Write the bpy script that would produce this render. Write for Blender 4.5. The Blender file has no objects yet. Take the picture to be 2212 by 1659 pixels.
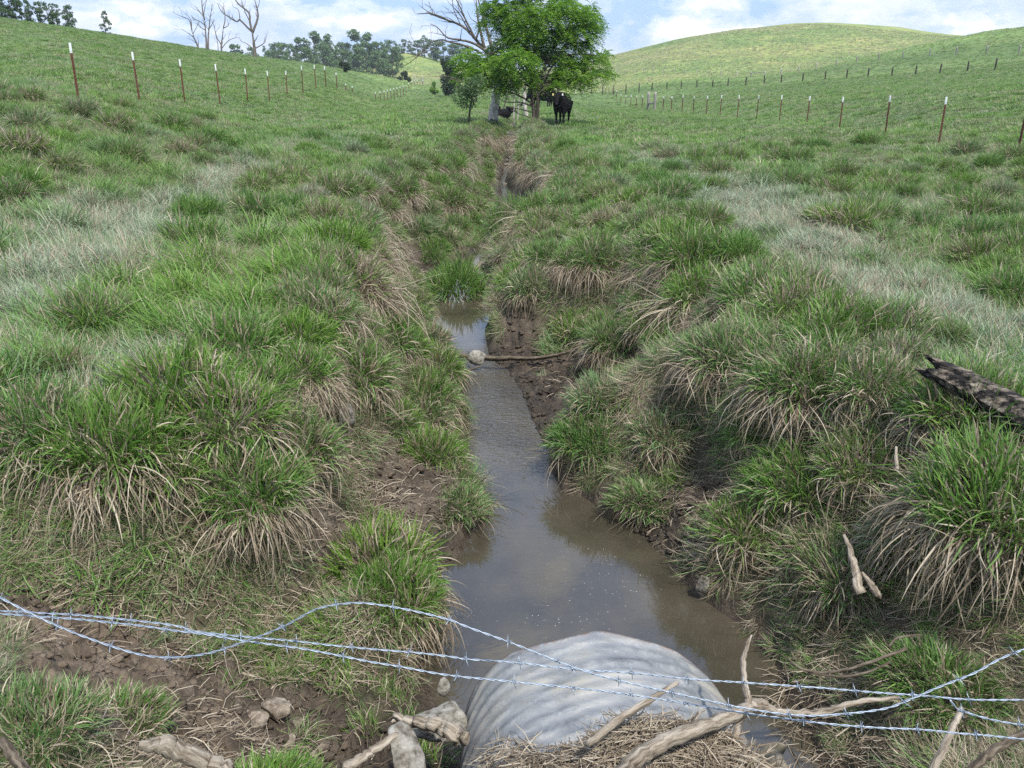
import bpy, math, random
import numpy as np
from mathutils import Vector, Matrix
R = math.radians
random.seed(7); RNG = np.random.default_rng(11)
sc = bpy.context.scene
COL = sc.collection

# ------------------------------------------------------------------ camera
PITCH, F, EYE = R(20.3), 1722.0, 1.65          # F in pixels of a 2212-wide picture
cam_d = bpy.data.cameras.new("camera"); cam = bpy.data.objects.new("camera", cam_d); COL.objects.link(cam)
cam_d.sensor_width = 36.0; cam_d.lens = F/2212*36.0
cam_d.clip_start = 0.05; cam_d.clip_end = 5000
cam.location = (0, 0, EYE); cam.rotation_euler = (R(90)-PITCH, 0, 0)
sc.camera = cam

# ------------------------------------------------------------------ exposure, sampling
sc.view_settings.view_transform = 'Standard'; sc.view_settings.look = 'None'
sc.view_settings.exposure = 1.36; sc.view_settings.gamma = 1.0
sc.render.engine = 'CYCLES'
cy = sc.cycles
cy.use_adaptive_sampling = True; cy.adaptive_threshold = 0.012
cy.max_bounces = 5; cy.diffuse_bounces = 3; cy.glossy_bounces = 2; cy.transmission_bounces = 3
cy.transparent_max_bounces = 4; cy.use_denoising = False; cy.caustics_reflective = False; cy.caustics_refractive = False
cy.sample_clamp_indirect = 4.0; cy.sample_clamp_direct = 6.0

# ------------------------------------------------------------------ sun + sky
SUN_EL, SUN_AZ = R(60), R(150)                  # azimuth measured from +Y towards +X
S = Vector((math.cos(SUN_EL)*math.sin(SUN_AZ), math.cos(SUN_EL)*math.cos(SUN_AZ), math.sin(SUN_EL)))
sun_d = bpy.data.lights.new("sun", 'SUN'); sun = bpy.data.objects.new("sun", sun_d); COL.objects.link(sun)
sun_d.energy = 3.4; sun_d.angle = R(2.0); sun_d.color = (1.0, 0.95, 0.86)
sun.rotation_euler = S.to_track_quat('Z', 'Y').to_euler(); sun.location = (20, -40, 80)

W = bpy.data.worlds.new("World"); sc.world = W; W.use_nodes = True
nt = W.node_tree; nt.nodes.clear()
def N(t, ty, **kw):
    n = t.nodes.new(ty)
    for k, v in kw.items():
        if k.startswith('i_'):
            n.inputs[k[2:].replace('_', ' ')].default_value = v
        else: setattr(n, k, v)
    return n
def L(t, a, b): t.links.new(a, b)
def mth(t, op, a, b=None, c=None, clamp=False):
    n = t.nodes.new('ShaderNodeMath'); n.operation = op; n.use_clamp = clamp
    for i, v in enumerate((a, b, c)):
        if v is None: continue
        if isinstance(v, (int, float)): n.inputs[i].default_value = v
        else: t.links.new(v, n.inputs[i])
    return n.outputs[0]
def mix(t, fac, a, b, blend='MIX'):
    n = t.nodes.new('ShaderNodeMix'); n.data_type = 'RGBA'; n.blend_type = blend
    for sck, v in ((n.inputs[0], fac), (n.inputs[6], a), (n.inputs[7], b)):
        if isinstance(v, (int, float)): sck.default_value = v
        elif isinstance(v, tuple): sck.default_value = (*v, 1) if len(v) == 3 else v
        else: t.links.new(v, sck)
    return n.outputs[2]
def ramp(t, fac, stops, interp='LINEAR'):
    n = t.nodes.new('ShaderNodeValToRGB'); cr = n.color_ramp; cr.interpolation = interp
    while len(cr.elements) < len(stops): cr.elements.new(0.5)
    for e, (p, c) in zip(cr.elements, stops):
        e.position = p; e.color = (*c, 1) if len(c) == 3 else c
    if isinstance(fac, (int, float)): n.inputs[0].default_value = fac
    else: t.links.new(fac, n.inputs[0])
    return n.outputs[0]
def noise(t, vec, scale, detail=4, rough=0.55, dist=0.0, out=0):
    n = t.nodes.new('ShaderNodeTexNoise'); n.inputs['Scale'].default_value = scale
    n.inputs['Detail'].default_value = detail; n.inputs['Roughness'].default_value = rough
    n.inputs['Distortion'].default_value = dist
    if vec is not None: t.links.new(vec, n.inputs['Vector'])
    return n.outputs[out]
bg = N(nt, 'ShaderNodeBackground'); wo = N(nt, 'ShaderNodeOutputWorld'); L(nt, bg.outputs[0], wo.inputs[0])
sky = N(nt, 'ShaderNodeTexSky', sky_type='NISHITA', sun_disc=False)
sky.sun_elevation = SUN_EL; sky.sun_rotation = SUN_AZ; sky.air_density = 1.2; sky.dust_density = 1.2
tc = N(nt, 'ShaderNodeTexCoord'); sep = N(nt, 'ShaderNodeSeparateXYZ'); L(nt, tc.outputs['Generated'], sep.inputs[0])
comb = N(nt, 'ShaderNodeCombineXYZ'); L(nt, sep.outputs[0], comb.inputs[0]); L(nt, sep.outputs[1], comb.inputs[1])
L(nt, mth(nt, 'MULTIPLY', sep.outputs[2], 2.3), comb.inputs[2])
n1 = noise(nt, comb.outputs[0], 3.4, 8, 0.56, 0.3)
n2 = noise(nt, comb.outputs[0], 13.0, 7, 0.60, 0.15)
cm = mth(nt, 'ADD', mth(nt, 'MULTIPLY', n1, 0.55), mth(nt, 'MULTIPLY', n2, 0.45))
cmask = ramp(nt, cm, [(0.45, (0.05,)*3), (0.50, (0.5,)*3), (0.545, (1.0,)*3)], 'EASE')
shade = noise(nt, comb.outputs[0], 8.0, 7, 0.58)
ccol = ramp(nt, shade, [(0.40, (5.6, 6.7, 9.0)), (0.50, (7.4, 8.0, 9.2)), (0.58, (9.6, 9.7, 9.9))])
skyb = mix(nt, 0.78, sky.outputs[0], (3.5, 5.6, 9.6))
L(nt, mix(nt, cmask, skyb, ccol), bg.inputs[0])
bg.inputs[1].default_value = 0.052

# ------------------------------------------------------------------ pixels to places
CP, SP = math.cos(PITCH), math.sin(PITCH)
def P(px, py, zc):
    """point seen at pixel (px,py) of the 2212x1659 picture at depth zc along the optical axis"""
    rx = (px-1106.0)/F*zc; d = (py-829.5)/F*zc
    return np.array((rx, zc*CP - d*SP, EYE - zc*SP - d*CP))
def PZ(px, py, z):
    a = P(px, py, 1.0); k = (z-EYE)/(a[2]-EYE)
    return P(px, py, k)
def PY(px, py, y):
    a = P(px, py, 1.0); return P(px, py, y/a[1])

# ------------------------------------------------------------------ noise
def _h(ix, iy, s):
    h = (ix.astype(np.int64)*374761393 + iy.astype(np.int64)*668265263 + s*974711) & 0xFFFFFFFF
    h = ((h ^ (h >> 13))*1274126177) & 0xFFFFFFFF
    return ((h ^ (h >> 16)) & 0xFFFF)/32767.5 - 1.0
def vn(x, y, s=0):
    x = np.asarray(x, float); y = np.asarray(y, float)
    ix = np.floor(x); iy = np.floor(y); fx = x-ix; fy = y-iy
    fx = fx*fx*(3-2*fx); fy = fy*fy*(3-2*fy)
    a = _h(ix, iy, s); b = _h(ix+1, iy, s); c = _h(ix, iy+1, s); d = _h(ix+1, iy+1, s)
    return (a*(1-fx)+b*fx)*(1-fy) + (c*(1-fx)+d*fx)*fy
def fbm(x, y, s=0, o=4, g=0.5):
    t = 0; a = 1.0; n = 0; c_, s_ = 0.8, 0.6
    for i in range(o):
        t = t + a*vn(x, y, s+i*17); n += a; a *= g
        x, y = (x*c_-y*s_)*2.03+11.3, (x*s_+y*c_)*2.03-7.1
    return t/n
def sstep(a, b, x):
    t = np.clip((x-a)/(b-a), 0, 1); return t*t*(3-2*t)

# ------------------------------------------------------------------ terrain: the hills
FENCE_LEFT = [(172,228,152,92,17),(302,222,288,112,21),(400,225,388,128,25),(476,227,468,138,29),(536,222,532,148,34),
    (583,222,580,153,39),(621,208,617,153,44),(655,203,652,142,49),(683,193,680,140,55),(705,192,703,143,61),(728,190,726,157,67),
    (748,204,746,181,76),(762,206,761,192,83)]
FENCE_RIGHT = [(2196,338,2204,214,17.4),(2028,309,2037,209,20.6),(1912,290,1921,206,24.2),(1814,272,1821,209,28.4),(1742,270,1748,207,32.4),
    (1683,266,1686,205,37),(1634,260,1636,205,41.5),(1592,258,1594,205,46.5),(1555,252,1556,205,52),(1525,250,1525,207,57),(1497,246,1497,207,63),
    (1473,243,1473,205,70),(1450,238,1450,208,77),(1432,237,1432,208,83)]
MP = [P(a, b, z) for (a, b, c, d, z) in FENCE_LEFT] + [P(a, b, z) for (a, b, c, d, z) in FENCE_RIGHT]
MP += [P(*q) for q in [
  (0,43,75),(166,65,82),(360,95,95),(468,113,102),(551,124,110),(648,139,122),(720,149,132),(796,163,150),(860,172,170),(916,183,200),
  (-150,20,72),(-300,0,70),(-300,150,30),(-300,420,10),(0,230,15),(0,130,35),(0,80,52),(166,150,30),(166,100,50),(360,165,42),(360,125,65),(551,170,60),(551,145,85),(640,165,80),
  (0,90,150),(360,128,180),(551,150,180),(650,158,180),(720,166,210),(860,184,250),(-300,60,150),
  (560,146,320),(650,140,320),(730,146,330),(800,135,330),(865,114,330),(890,118,330),(925,128,330),(964,138,330),(797,160,285),(860,155,290),(1000,160,300),(940,170,280),
  (700,158,255),(1060,150,330),(1150,150,330),(1250,140,330),(1106,185,240),(1106,192,150),(1180,205,150),(1000,200,150),
  (815,222,98),(850,208,130),(905,190,190),(950,232,62),(1000,226,72),(1050,215,100),(880,232,60),(790,228,60),(720,232,48),(940,205,120),
  (700,250,36),(560,250,30),(400,260,20),(300,300,15),(150,320,12.5),(0,330,11),(550,330,17),(800,300,24),(900,270,34),
  (2148,152,86),(2089,156,89),(1953,166,95),(1823,171,101),(1727,178,108),(1642,183,112),(1573,188,118),(1505,192,123),(1408,196,130),(1278,202,140),
  (2200,118,108),(2064,122,116),(1948,133,124),(1850,141,130),(1762,152,138),(1640,168,156),(1570,168,170),(1480,164,185),(1400,159,200),(1332,158,215),
  (1277,214,200),(1330,224,125),(1386,236,98),(1600,215,70),(1800,222,48),(2000,225,36),(2200,225,30),(1900,195,60),(2100,180,60),(1700,200,80),(2212,165,70),
  (2212,59,150),(2141,66,152),(2088,78,155),(2009,93,158),(1899,118,162),(1800,141,164),(2350,50,150),(2500,45,150),
  (2350,110,100),(2500,100,100),(2400,240,25),(2600,330,14),
  (2200,92,200),(2088,96,200),(1950,122,200),(1850,135,200),(1700,146,200),
  (1316,123,290),(1459,88,290),(1591,62,290),(1723,51,290),(1811,50,290),(1943,59,290),(2088,78,290),(2250,90,290),(2500,100,290),
  (1811,85,250),(1600,95,250),(1450,118,250),(1980,90,250),(1330,140,260),
  (1811,52,310),(1591,70,320)]]
MP += [np.array(q, float) for q in [(0,1.5,0),(3,1.5,0),(-3,1.5,0),(2,4,0),(-2,4,0),(3.2,3,0),(-3.5,3,.05),(5,5,0),(-5,5,.15),(8,8,0),(-4,8,.05),(3,8,0),(-2,8,0),(0,8,0),(0,4,0),(0,14,0),
  (5,12,0),(11,13,-.02),(8,17,-.02),(-2.5,14,.03),(3,18,0),(0,20,0),(0,26,.02),(6,26,0),(-4,24,.1),(2,36,.1),(-1,36,.1),(6,38,.05),(12,30,0),(-6,34,.4),(0,45,.15),(4,55,.2),(10,50,.1),(0,60,.3),
  (0,500,2),(250,430,4),(-250,430,4),(0,900,0),(600,900,0),(-600,900,0),(0,1500,0),(900,1300,0),(-900,1300,0)]]
MP = np.array(MP)
def uv(x, y):
    r = np.hypot(x, y); az = np.clip(np.arctan2(x, np.maximum(y, 1e-6)), -0.75, 0.75)
    return az*3.2, np.log(np.maximum(r, 1.0))*1.0
def _phi(d2): return 0.5*d2*np.log(d2+1e-9)
U0, V0 = uv(MP[:, 0], MP[:, 1]); n = len(U0)
RR = np.maximum(np.hypot(MP[:, 0], MP[:, 1]), 3)
ZS = MP[:, 2]/RR                                 # interpolate the slope seen from here: smooth near and far alike
A = np.zeros((n+3, n+3)); A[:n, :n] = _phi((U0[:, None]-U0)**2+(V0[:, None]-V0)**2) + np.eye(n)*2e-3
A[:n, n] = 1; A[:n, n+1] = U0; A[:n, n+2] = V0; A[n:, :n] = A[:n, n:].T
WT = np.linalg.solve(A, np.append(ZS, (0, 0, 0)))
_GU = np.linspace(-2.45, 2.45, 240); _GV = np.linspace(0, 7.6, 420)
_gu, _gv = np.meshgrid(_GU, _GV, indexing='ij')
_G = np.zeros(_gu.shape) + WT[n] + WT[n+1]*_gu + WT[n+2]*_gv
for i in range(n): _G += WT[i]*_phi((_gu-U0[i])**2+(_gv-V0[i])**2)
def macro(x, y):
    u, v = uv(x, y); r = np.hypot(x, y)
    fu = np.clip((u+2.45)/4.9*239, 0, 238.999); fv = np.clip(v/7.6*419, 0, 418.999)
    i = fu.astype(int); j = fv.astype(int); a = fu-i; b = fv-j
    g = (_G[i, j]*(1-a)+_G[i+1, j]*a)*(1-b)+(_G[i, j+1]*(1-a)+_G[i+1, j+1]*a)*b
    z = g*np.maximum(r, 3)
    near = sstep(2.2, 4.5, r)
    fade = sstep(-40, 5, y)
    return z*near*fade*(1-sstep(900, 1300, r))

# ------------------------------------------------------------------ terrain: the ditch
def zw(y): return np.interp(y, [0,8.7,9.3,12,14,18,22,25,32,38,50,60], [-1.35,-1.35,-1.31,-1.29,-1.25,-1.17,-1.12,-1.06,-.98,-.8,-.6,-.5])
_xl = np.array([(3.0,-.25),(3.2,-.27),(3.75,-.53),(4.1,-.52),(4.5,-.49),(4.86,-.33),(5.1,-.17),(5.45,-.15),(5.97,-.35),(6.64,-.40),(7.4,-.43),(8.55,-.53),(9.2,-.83),
    (10,-1.04),(11.2,-1.2),(12.4,-1.45),(13.3,-1.6),(14.2,-.9),(16,-.5),(17.6,-.15),(18.3,-.22),(21.5,-.2),(23,-.32),(25.3,-.38),(32,-.2),(38,.1),(60,.3)])
_xr = np.array([(3.3,1.43),(3.9,1.45),(4.08,1.29),(4.35,1.15),(4.85,.98),(5.15,.74),(5.4,.63),(5.8,.33),(6.45,.3),(6.97,.19),(7.7,.16),(8.4,-.03),(8.9,-.26),(9.6,-.33),(10.7,-.33),
    (11.4,-.21),(12.1,-.3),(13.3,-.5),(14.2,-.35),(15,.05),(16,.36),(17.6,.44),(18.3,.44),(21.2,.36),(23,.0),(25.3,-.2),(32,.02),(38,.3),(60,.5)])
_tl = np.array([(5.3,-1.4),(7,-1.5),(8.75,-1.75),(12,-2.5),(14,-2.5),(16,-2.2),(20,-1.8),(26,-1.5),(32,-1.1),(38,-.8),(60,-.5)])
_tr = np.array([(5.3,2.35),(6,2.25),(7.9,1.85),(10,1.75),(12.9,1.6),(16,1.4),(21,1.35),(26,.95),(32,.75),(38,.7),(60,.8)])
def ti(t, y): return float(np.interp(y, t[:, 0], t[:, 1]))
ROWS = [
 (0.9, [(-4,0),(4,0)]),
 (1.35, [(-4,-.05),(-1.5,-.12),(-.8,-.25),(0,-.3),(.5,-.32),(1.2,-.3),(2,-.15),(4,0)]),
 (1.8, [(-4,-.1),(-1.5,-.22),(-.9,-.4),(-.3,-.5),(.1,-.36),(.4,-.30),(.7,-.31),(1.1,-.55),(1.6,-.6),(2.2,-.4),(4,-.1)]),
 (2.03,[(-4,-.18),(-1.6,-.28),(-1.05,-.5),(-.5,-.72),(-.1,-.62),(.1,-.46),(.4,-.33),(.7,-.36),(1.0,-.62),(1.15,-.95),(1.55,-.85),(2.15,-.55),(4,-.15)]),
 (2.25,[(-4,-.25),(-1.8,-.32),(-1.2,-.62),(-.7,-.95),(-.2,-.9),(.05,-.62),(.4,-.5),(.75,-.62),(1.1,-1.1),(1.5,-1.0),(2.1,-.7),(3,-.35),(4,-.2)]),
 (2.6, [(-4,-.4),(-2,-.42),(-1.45,-.72),(-.9,-1.08),(-.4,-1.2),(-.15,-1.3),(.4,-1.6),(1.1,-1.6),(1.4,-1.35),(1.7,-1.12),(2.3,-.78),(3,-.45),(4,-.25)]),
 (3.05,[(-4,-.4),(-2.9,-.52),(-2.2,-.62),(-1.5,-.92),(-.95,-1.16),(-.45,-1.28),(-.25,-1.36),(.3,-1.6),(1.2,-1.6),(1.46,-1.36),(1.85,-1.08),(2.4,-.75),(3.1,-.4),(4,-.25)]),
 (3.35,[(-4,-.25),(-2.6,-.45),(-2.05,-.72),(-1.4,-1.0),(-.9,-1.2),(-.42,-1.35),(.3,-1.6),(1.2,-1.6),(1.43,-1.36),(1.8,-1.12),(2.25,-.85),(2.5,-.5),(2.75,-.08),(4,-.02)]),
 (3.65,[(-4,0),(-2.2,-.1),(-1.75,-.35),(-1.4,-.9),(-1.0,-1.15),(-.8,-.95),(-.62,-1.1),(-.5,-1.36),(.3,-1.6),(1.2,-1.6),(1.46,-1.36),(1.75,-1.1),(2.1,-.75),(2.4,-.6),(2.65,-.1),(4,0)]),
 (4.0, [(-4,0),(-2.2,-.02),(-1.5,-.1),(-1.28,-.45),(-1.1,-.95),(-.8,-1.1),(-.62,-1.2),(-.52,-1.35),(.2,-1.6),(1.1,-1.55),(1.35,-1.36),(1.55,-1.1),(1.85,-.82),(2.15,-.62),(2.35,-.3),(2.5,-.03),(4,0)]),
 (4.5, [(-4,0),(-2,-.02),(-1.45,-.12),(-1.22,-.6),(-1.05,-1.0),(-.7,-1.15),(-.49,-1.35),(.2,-1.6),(.95,-1.5),(1.1,-1.35),(1.35,-1.05),(1.6,-.85),(1.85,-.6),(2.05,-.2),(2.3,-.02),(4,0)]),
 (4.95,[(-4,0),(-1.9,-.02),(-1.4,-.15),(-1.2,-.7),(-1.0,-.98),(-.55,-1.1),(-.3,-1.35),(.2,-1.6),(.75,-1.5),(.93,-1.35),(1.2,-1.12),(1.5,-.98),(1.65,-.7),(1.8,-.25),(2.1,-.03),(4,0)]),
 (5.4, [(-4,0),(-1.8,-.02),(-1.4,-.15),(-1.15,-.65),(-.95,-.95),(-.45,-1.12),(-.15,-1.35),(.2,-1.55),(.55,-1.5),(.66,-1.35),(.95,-1.2),(1.35,-1.08),(1.5,-.8),(1.7,-.3),(2.1,-.04),(4,0)]),
]
y_ = 6.0
while y_ < 60:
    l, r_, a, b, w = ti(_xl, y_), ti(_xr, y_), ti(_tl, y_), ti(_tr, y_), float(zw(y_))
    wl, wr = l-a, b-r_
    k = [(a-.4, 0), (a-.05, -.06), (a+.28*wl, .42*w), (a+.45*wl, .70*w), (a+.7*wl, .86*w), (l-.04, w+.05), (l, w), (l+(r_-l)*.3, w-.16), (r_-(r_-l)*.3, w-.16), (r_, w)]
    flat = .45 if 6.3 < y_ < 9.1 else .05       # mud bar on the right
    k += [(r_+.04, w+.04), (r_+flat*wr, w+.14 if flat > .2 else w+.25), (r_+(flat+.18)*wr, .62*w), (r_+(flat+.36)*wr, .3*w), (b+.05, -.06), (b+.45, 0)]
    if y_ > 50: k = [(x, z*(60-y_)/10) for x, z in k]
    ROWS.append((y_, [(-9, 0)]+k+[(9, 0)])); y_ *= 1.035
ROWS.append((62, [(-9, 0), (9, 0)]))
_ry = np.array([r[0] for r in ROWS])
_RX = np.linspace(-4.5, 4.5, 901)
_RZ = np.array([np.interp(_RX, [p[0] for p in r[1]], [p[1] for p in r[1]]) for r in ROWS])
_RZ[:, 0] = np.where(_ry < 3.5, _RZ[:, 0], 0)
def ditch(x, y):
    x = x + 0.07*fbm(x*1.3, y*1.3, 5, 3)*sstep(2.8, 4.5, y)
    ys = y + .10*fbm(x*1.1+9, y*1.1, 6, 3)*sstep(2.8, 4.5, y)
    j = np.clip(np.searchsorted(_ry, ys)-1, 0, len(_ry)-2)
    t = np.clip((ys-_ry[j])/(_ry[j+1]-_ry[j]), 0, 1)
    f = np.clip((x+4.5)/9*900, 0, 899.999); i = f.astype(int); a = f-i
    z = (_RZ[j, i]*(1-a)+_RZ[j, i+1]*a)*(1-t) + (_RZ[j+1, i]*(1-a)+_RZ[j+1, i+1]*a)*t
    z = z*np.where(np.abs(x) > 4.5, np.exp(-(np.abs(x)-4.5)), 1)
    return np.where((y < 0.9) | (y > 62), 0.0, z)

# bare mud patches: x, y, rx, ry
MUD = [(-2.0,2.98,1.2,.27),(-1.2,2.7,.8,.5),(-.55,2.45,.5,.4),(-.75,5.15,.38,.5),(-.55,4.55,.25,.25),(.45,7.6,.62,1.2),(.1,9.0,.35,.5),(1.15,4.9,.4,.42),
       (-1.75,13.2,.6,.9),(-1.1,4.2,.2,.35),(-1.3,17,.3,1.0),(.3,23.3,.4,.5)]
def mudmask(x, y):
    m = np.zeros(np.shape(x)); e = .35*fbm(x*4, y*4, 31, 3)
    for (a, b, rx, ry) in MUD:
        m = np.maximum(m, 1.25-np.sqrt(((x-a)/rx)**2+((y-b)/ry)**2)+e)
    return np.clip(m/.4, 0, 1)
def worley(x, y, s=0):
    x = np.asarray(x, float); y = np.asarray(y, float); ix = np.floor(x); iy = np.floor(y)
    best = np.full(np.shape(x), 9.0); rr = np.zeros(np.shape(x))
    for i in (-1, 0, 1):
        for j in (-1, 0, 1):
            a, b = ix+i, iy+j
            d = np.hypot(a+.5+.45*_h(a, b, s)-x, b+.5+.45*_h(a, b, s+7)-y)/(.75+.3*_h(a, b, s+3))
            m = d < best; best = np.where(m, d, best); rr = np.where(m, _h(a, b, s+5)*.5+.5, rr)
    return best, rr
def clump(x, y):
    """1 in the heart of a clump of the sward, 0 between clumps"""
    w, q = worley(x/.62, y/.62, 71)
    return np.clip(1.15-w*1.9, 0, 1)*np.where(q > .35, 1, .25)
def T(x, y, mud=None, full=False):
    x = np.asarray(x, float); y = np.asarray(y, float)
    r = np.hypot(x, y); D = ditch(x, y); M = macro(x, y)
    z = D + M
    if mud is None: mud = mudmask(x, y)
    above = D - np.where((y > 2.4), zw(y), -9)
    inw = sstep(-.02, .12, above)                 # 0 under the water
    # hummocks of the pasture
    hum = fbm(x*1.15, y*1.15, 3, 3)
    hum2 = np.maximum(0, fbm(x*2.1, y*2.1, 41, 2))**1.0
    bump = (.075*hum + .09*hum2 + np.where(r < 45, .085*clump(x, y), 0)*(1-.7*sstep(14, 24, r)))*(1-.55*sstep(5, 9, np.abs(x)))*inw*(1-mud*.8)*sstep(1.0, 2.5, r)
    bump = bump*np.where(r > 60, 1+.006*np.minimum(r-60, 80), 1)*np.where(r > 140, .55, 1)
    z = z + bump
    near = r < 26
    fine = .030*fbm(x*6, y*6, 8, 3)*inw
    clod = (np.abs(fbm(x*7, y*7, 21, 5, .6))*.17 + np.abs(vn(x*26, y*26, 26))*.026 - .045)*mud*sstep(-.03, .10, above)
    z = np.where(near, z + fine + clod, z)
    z = z + .35*fbm(x/22, y/22, 77, 3)*sstep(90, 170, r)
    if full: return z, D, mud, above
    return z
def T1(x, y): return float(T(np.array([x]), np.array([y]))[0])

# ------------------------------------------------------------------ object helpers
def put(o, label=None, cat=None, group=None, kind=None):
    if label: o['label'] = label
    if cat: o['category'] = cat
    if group: o['group'] = group
    if kind: o['kind'] = kind
    return o
def empty(name, loc=(0, 0, 0), rz=0.0, label=None, cat=None, group=None):
    o = bpy.data.objects.new(name, None); COL.objects.link(o); o.location = loc; o.rotation_euler = (0, 0, rz)
    o.empty_display_size = .1
    return put(o, label, cat, group)
def link(name, me, mat=None, parent=None, loc=None, smooth=True):
    if mat is not None:
        for m in (mat if isinstance(mat, (list, tuple)) else [mat]): me.materials.append(m)
    o = bpy.data.objects.new(name, me); COL.objects.link(o)
    if parent is not None: o.parent = parent
    if loc is not None: o.location = loc
    if smooth and len(me.polygons): me.polygons.foreach_set('use_smooth', np.ones(len(me.polygons), bool))
    return o
def mesh_np(name, V, Fq=None, Ft=None):
    """fast mesh from vertex array, quads and tris"""
    me = bpy.data.meshes.new(name)
    V = np.asarray(V, np.float32); me.vertices.add(len(V)); me.vertices.foreach_set('co', V.ravel())
    nq = 0 if Fq is None else len(Fq); ntr = 0 if Ft is None else len(Ft)
    idx = []; st = []; tot = []
    if nq: idx.append(np.asarray(Fq).ravel()); st.append(np.arange(nq)*4)
    if ntr: idx.append(np.asarray(Ft).ravel()); st.append(nq*4+np.arange(ntr)*3)
    idx = np.concatenate(idx).astype(np.int32); st = np.concatenate(st).astype(np.int32)
    me.loops.add(len(idx)); me.loops.foreach_set('vertex_index', idx)
    me.polygons.add(nq+ntr); me.polygons.foreach_set('loop_start', st)
    me.update(calc_edges=True)
    return me
def fattr(me, name, data):
    a = me.attributes.new(name, 'FLOAT', 'POINT'); a.data.foreach_set('value', np.asarray(data, np.float32))
class MB:
    def __init__(s): s.v = []; s.f = []; s.g = []
    def add(s, V, Fs):
        o = len(s.v); s.v += [tuple(map(float, p)) for p in V]; s.f += [tuple(i+o for i in q) for q in Fs]
    def tube(s, pts, rad, n=8, cap=True, rough=0.0, seed=0):
        G = []; al = 0.0
        pts = [Vector(tuple(p)) for p in pts]; m = len(pts)
        if isinstance(rad, (int, float)): rad = [rad]*m
        rnd = random.Random(seed); off = [rnd.uniform(-1, 1) for _ in range(n)]
        t0 = (pts[1]-pts[0]).normalized(); up = Vector((0, 0, 1)) if abs(t0.z) < .9 else Vector((1, 0, 0))
        nx = t0.cross(up).normalized(); V = []
        for i, p in enumerate(pts):
            t = (pts[min(i+1, m-1)]-pts[max(i-1, 0)])
            t = t.normalized() if t.length > 1e-9 else t0
            nx = (nx-t*nx.dot(t)); nx = nx.normalized() if nx.length > 1e-6 else t.orthogonal().normalized()
            ny = t.cross(nx)
            for k in range(n):
                a = 2*math.pi*k/n; q = rad[i]*(1+rough*(off[k]*.9+rnd.uniform(-1, 1)*.14))
                V.append(p+nx*math.cos(a)*q+ny*math.sin(a)*q); G.append((math.cos(a)*rad[i]+seed*.37, math.sin(a)*rad[i], al*.14))
            if i < m-1: al += (pts[i+1]-p).length
        while len(s.g) < len(s.v): s.g.append((0, 0, 0))
        s.g += G
        Fs = [(i*n+k, i*n+(k+1) % n, (i+1)*n+(k+1) % n, (i+1)*n+k) for i in range(m-1) for k in range(n)]
        if cap: Fs += [tuple(range(n-1, -1, -1)), tuple((m-1)*n+k for k in range(n))]
        s.add(V, Fs)
    def box(s, c, d):
        x, y, z = c; a, b, e = d[0]/2, d[1]/2, d[2]/2
        s.add([(x+i*a, y+j*b, z+k*e) for i in (-1, 1) for j in (-1, 1) for k in (-1, 1)],
              [(0, 1, 3, 2), (4, 6, 7, 5), (0, 4, 5, 1), (2, 3, 7, 6), (0, 2, 6, 4), (1, 5, 7, 3)])
    def build(s, name, mat, parent=None, loc=None, smooth=True):
        me = bpy.data.meshes.new(name); me.from_pydata(s.v, [], s.f); me.update()
        if any(s.g):
            while len(s.g) < len(s.v): s.g.append((0, 0, 0))
            a = me.attributes.new('grain', 'FLOAT_VECTOR', 'POINT'); a.data.foreach_set('vector', np.array(s.g, np.float32).ravel())
        return link(name, me, mat, parent, loc, smooth)
def smooth_path(pts, k=6):
    """Catmull-Rom"""
    p = [Vector(tuple(q)) for q in pts]; p = [p[0]*2-p[1]]+p+[p[-1]*2-p[-2]]; out = []
    for i in range(1, len(p)-2):
        for j in range(k):
            t = j/k; a, b, c, d = p[i-1], p[i], p[i+1], p[i+2]
            out.append(.5*((2*b)+(c-a)*t+(2*a-5*b+4*c-d)*t*t+(3*b-a-3*c+d)*t**3))
    out.append(p[-2]); return out
def resample_r(r, n): return list(np.interp(np.linspace(0, 1, n), np.linspace(0, 1, len(r)), r))

# ------------------------------------------------------------------ materials
def mat(name):
    m = bpy.data.materials.new(name); m.use_nodes = True; t = m.node_tree
    b = t.nodes['Principled BSDF']; return m, t, b
def pos(t): return t.nodes.new('ShaderNodeNewGeometry').outputs['Position']
def objc(t): return t.nodes.new('ShaderNodeTexCoord').outputs['Object']
def bump(t, b, h, strength=.5, dist=.02):
    n = t.nodes.new('ShaderNodeBump'); n.inputs['Strength'].default_value = strength; n.inputs['Distance'].default_value = dist
    L(t, h, n.inputs['Height']); L(t, n.outputs[0], b.inputs['Normal'])
def simple(name, stops, scale=8, rough=.8, spec=.3, bs=.4, bd=.01, detail=6, stretch=None, metal=0.0, vec=objc):
    m, t, b = mat(name); v = vec(t)
    if stretch:
        mp = t.nodes.new('ShaderNodeMapping'); mp.inputs['Scale'].default_value = stretch; L(t, v, mp.inputs[0]); v = mp.outputs[0]
    nn = noise(t, v, scale, detail, .62)
    L(t, ramp(t, nn, stops), b.inputs['Base Color'])
    b.inputs['Roughness'].default_value = rough; b.inputs['Specular IOR Level'].default_value = spec; b.inputs['Metallic'].default_value = metal
    if bs: bump(t, b, noise(t, v, scale*2.3, detail, .65), bs, bd)
    return m
def grainc(t):
    n = t.nodes.new('ShaderNodeAttribute'); n.attribute_name = 'grain'; return n.outputs['Vector']
def attr(t, name, kind='GEOMETRY'):
    n = t.nodes.new('ShaderNodeAttribute'); n.attribute_type = kind; n.attribute_name = name; return n.outputs['Fac']

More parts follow.
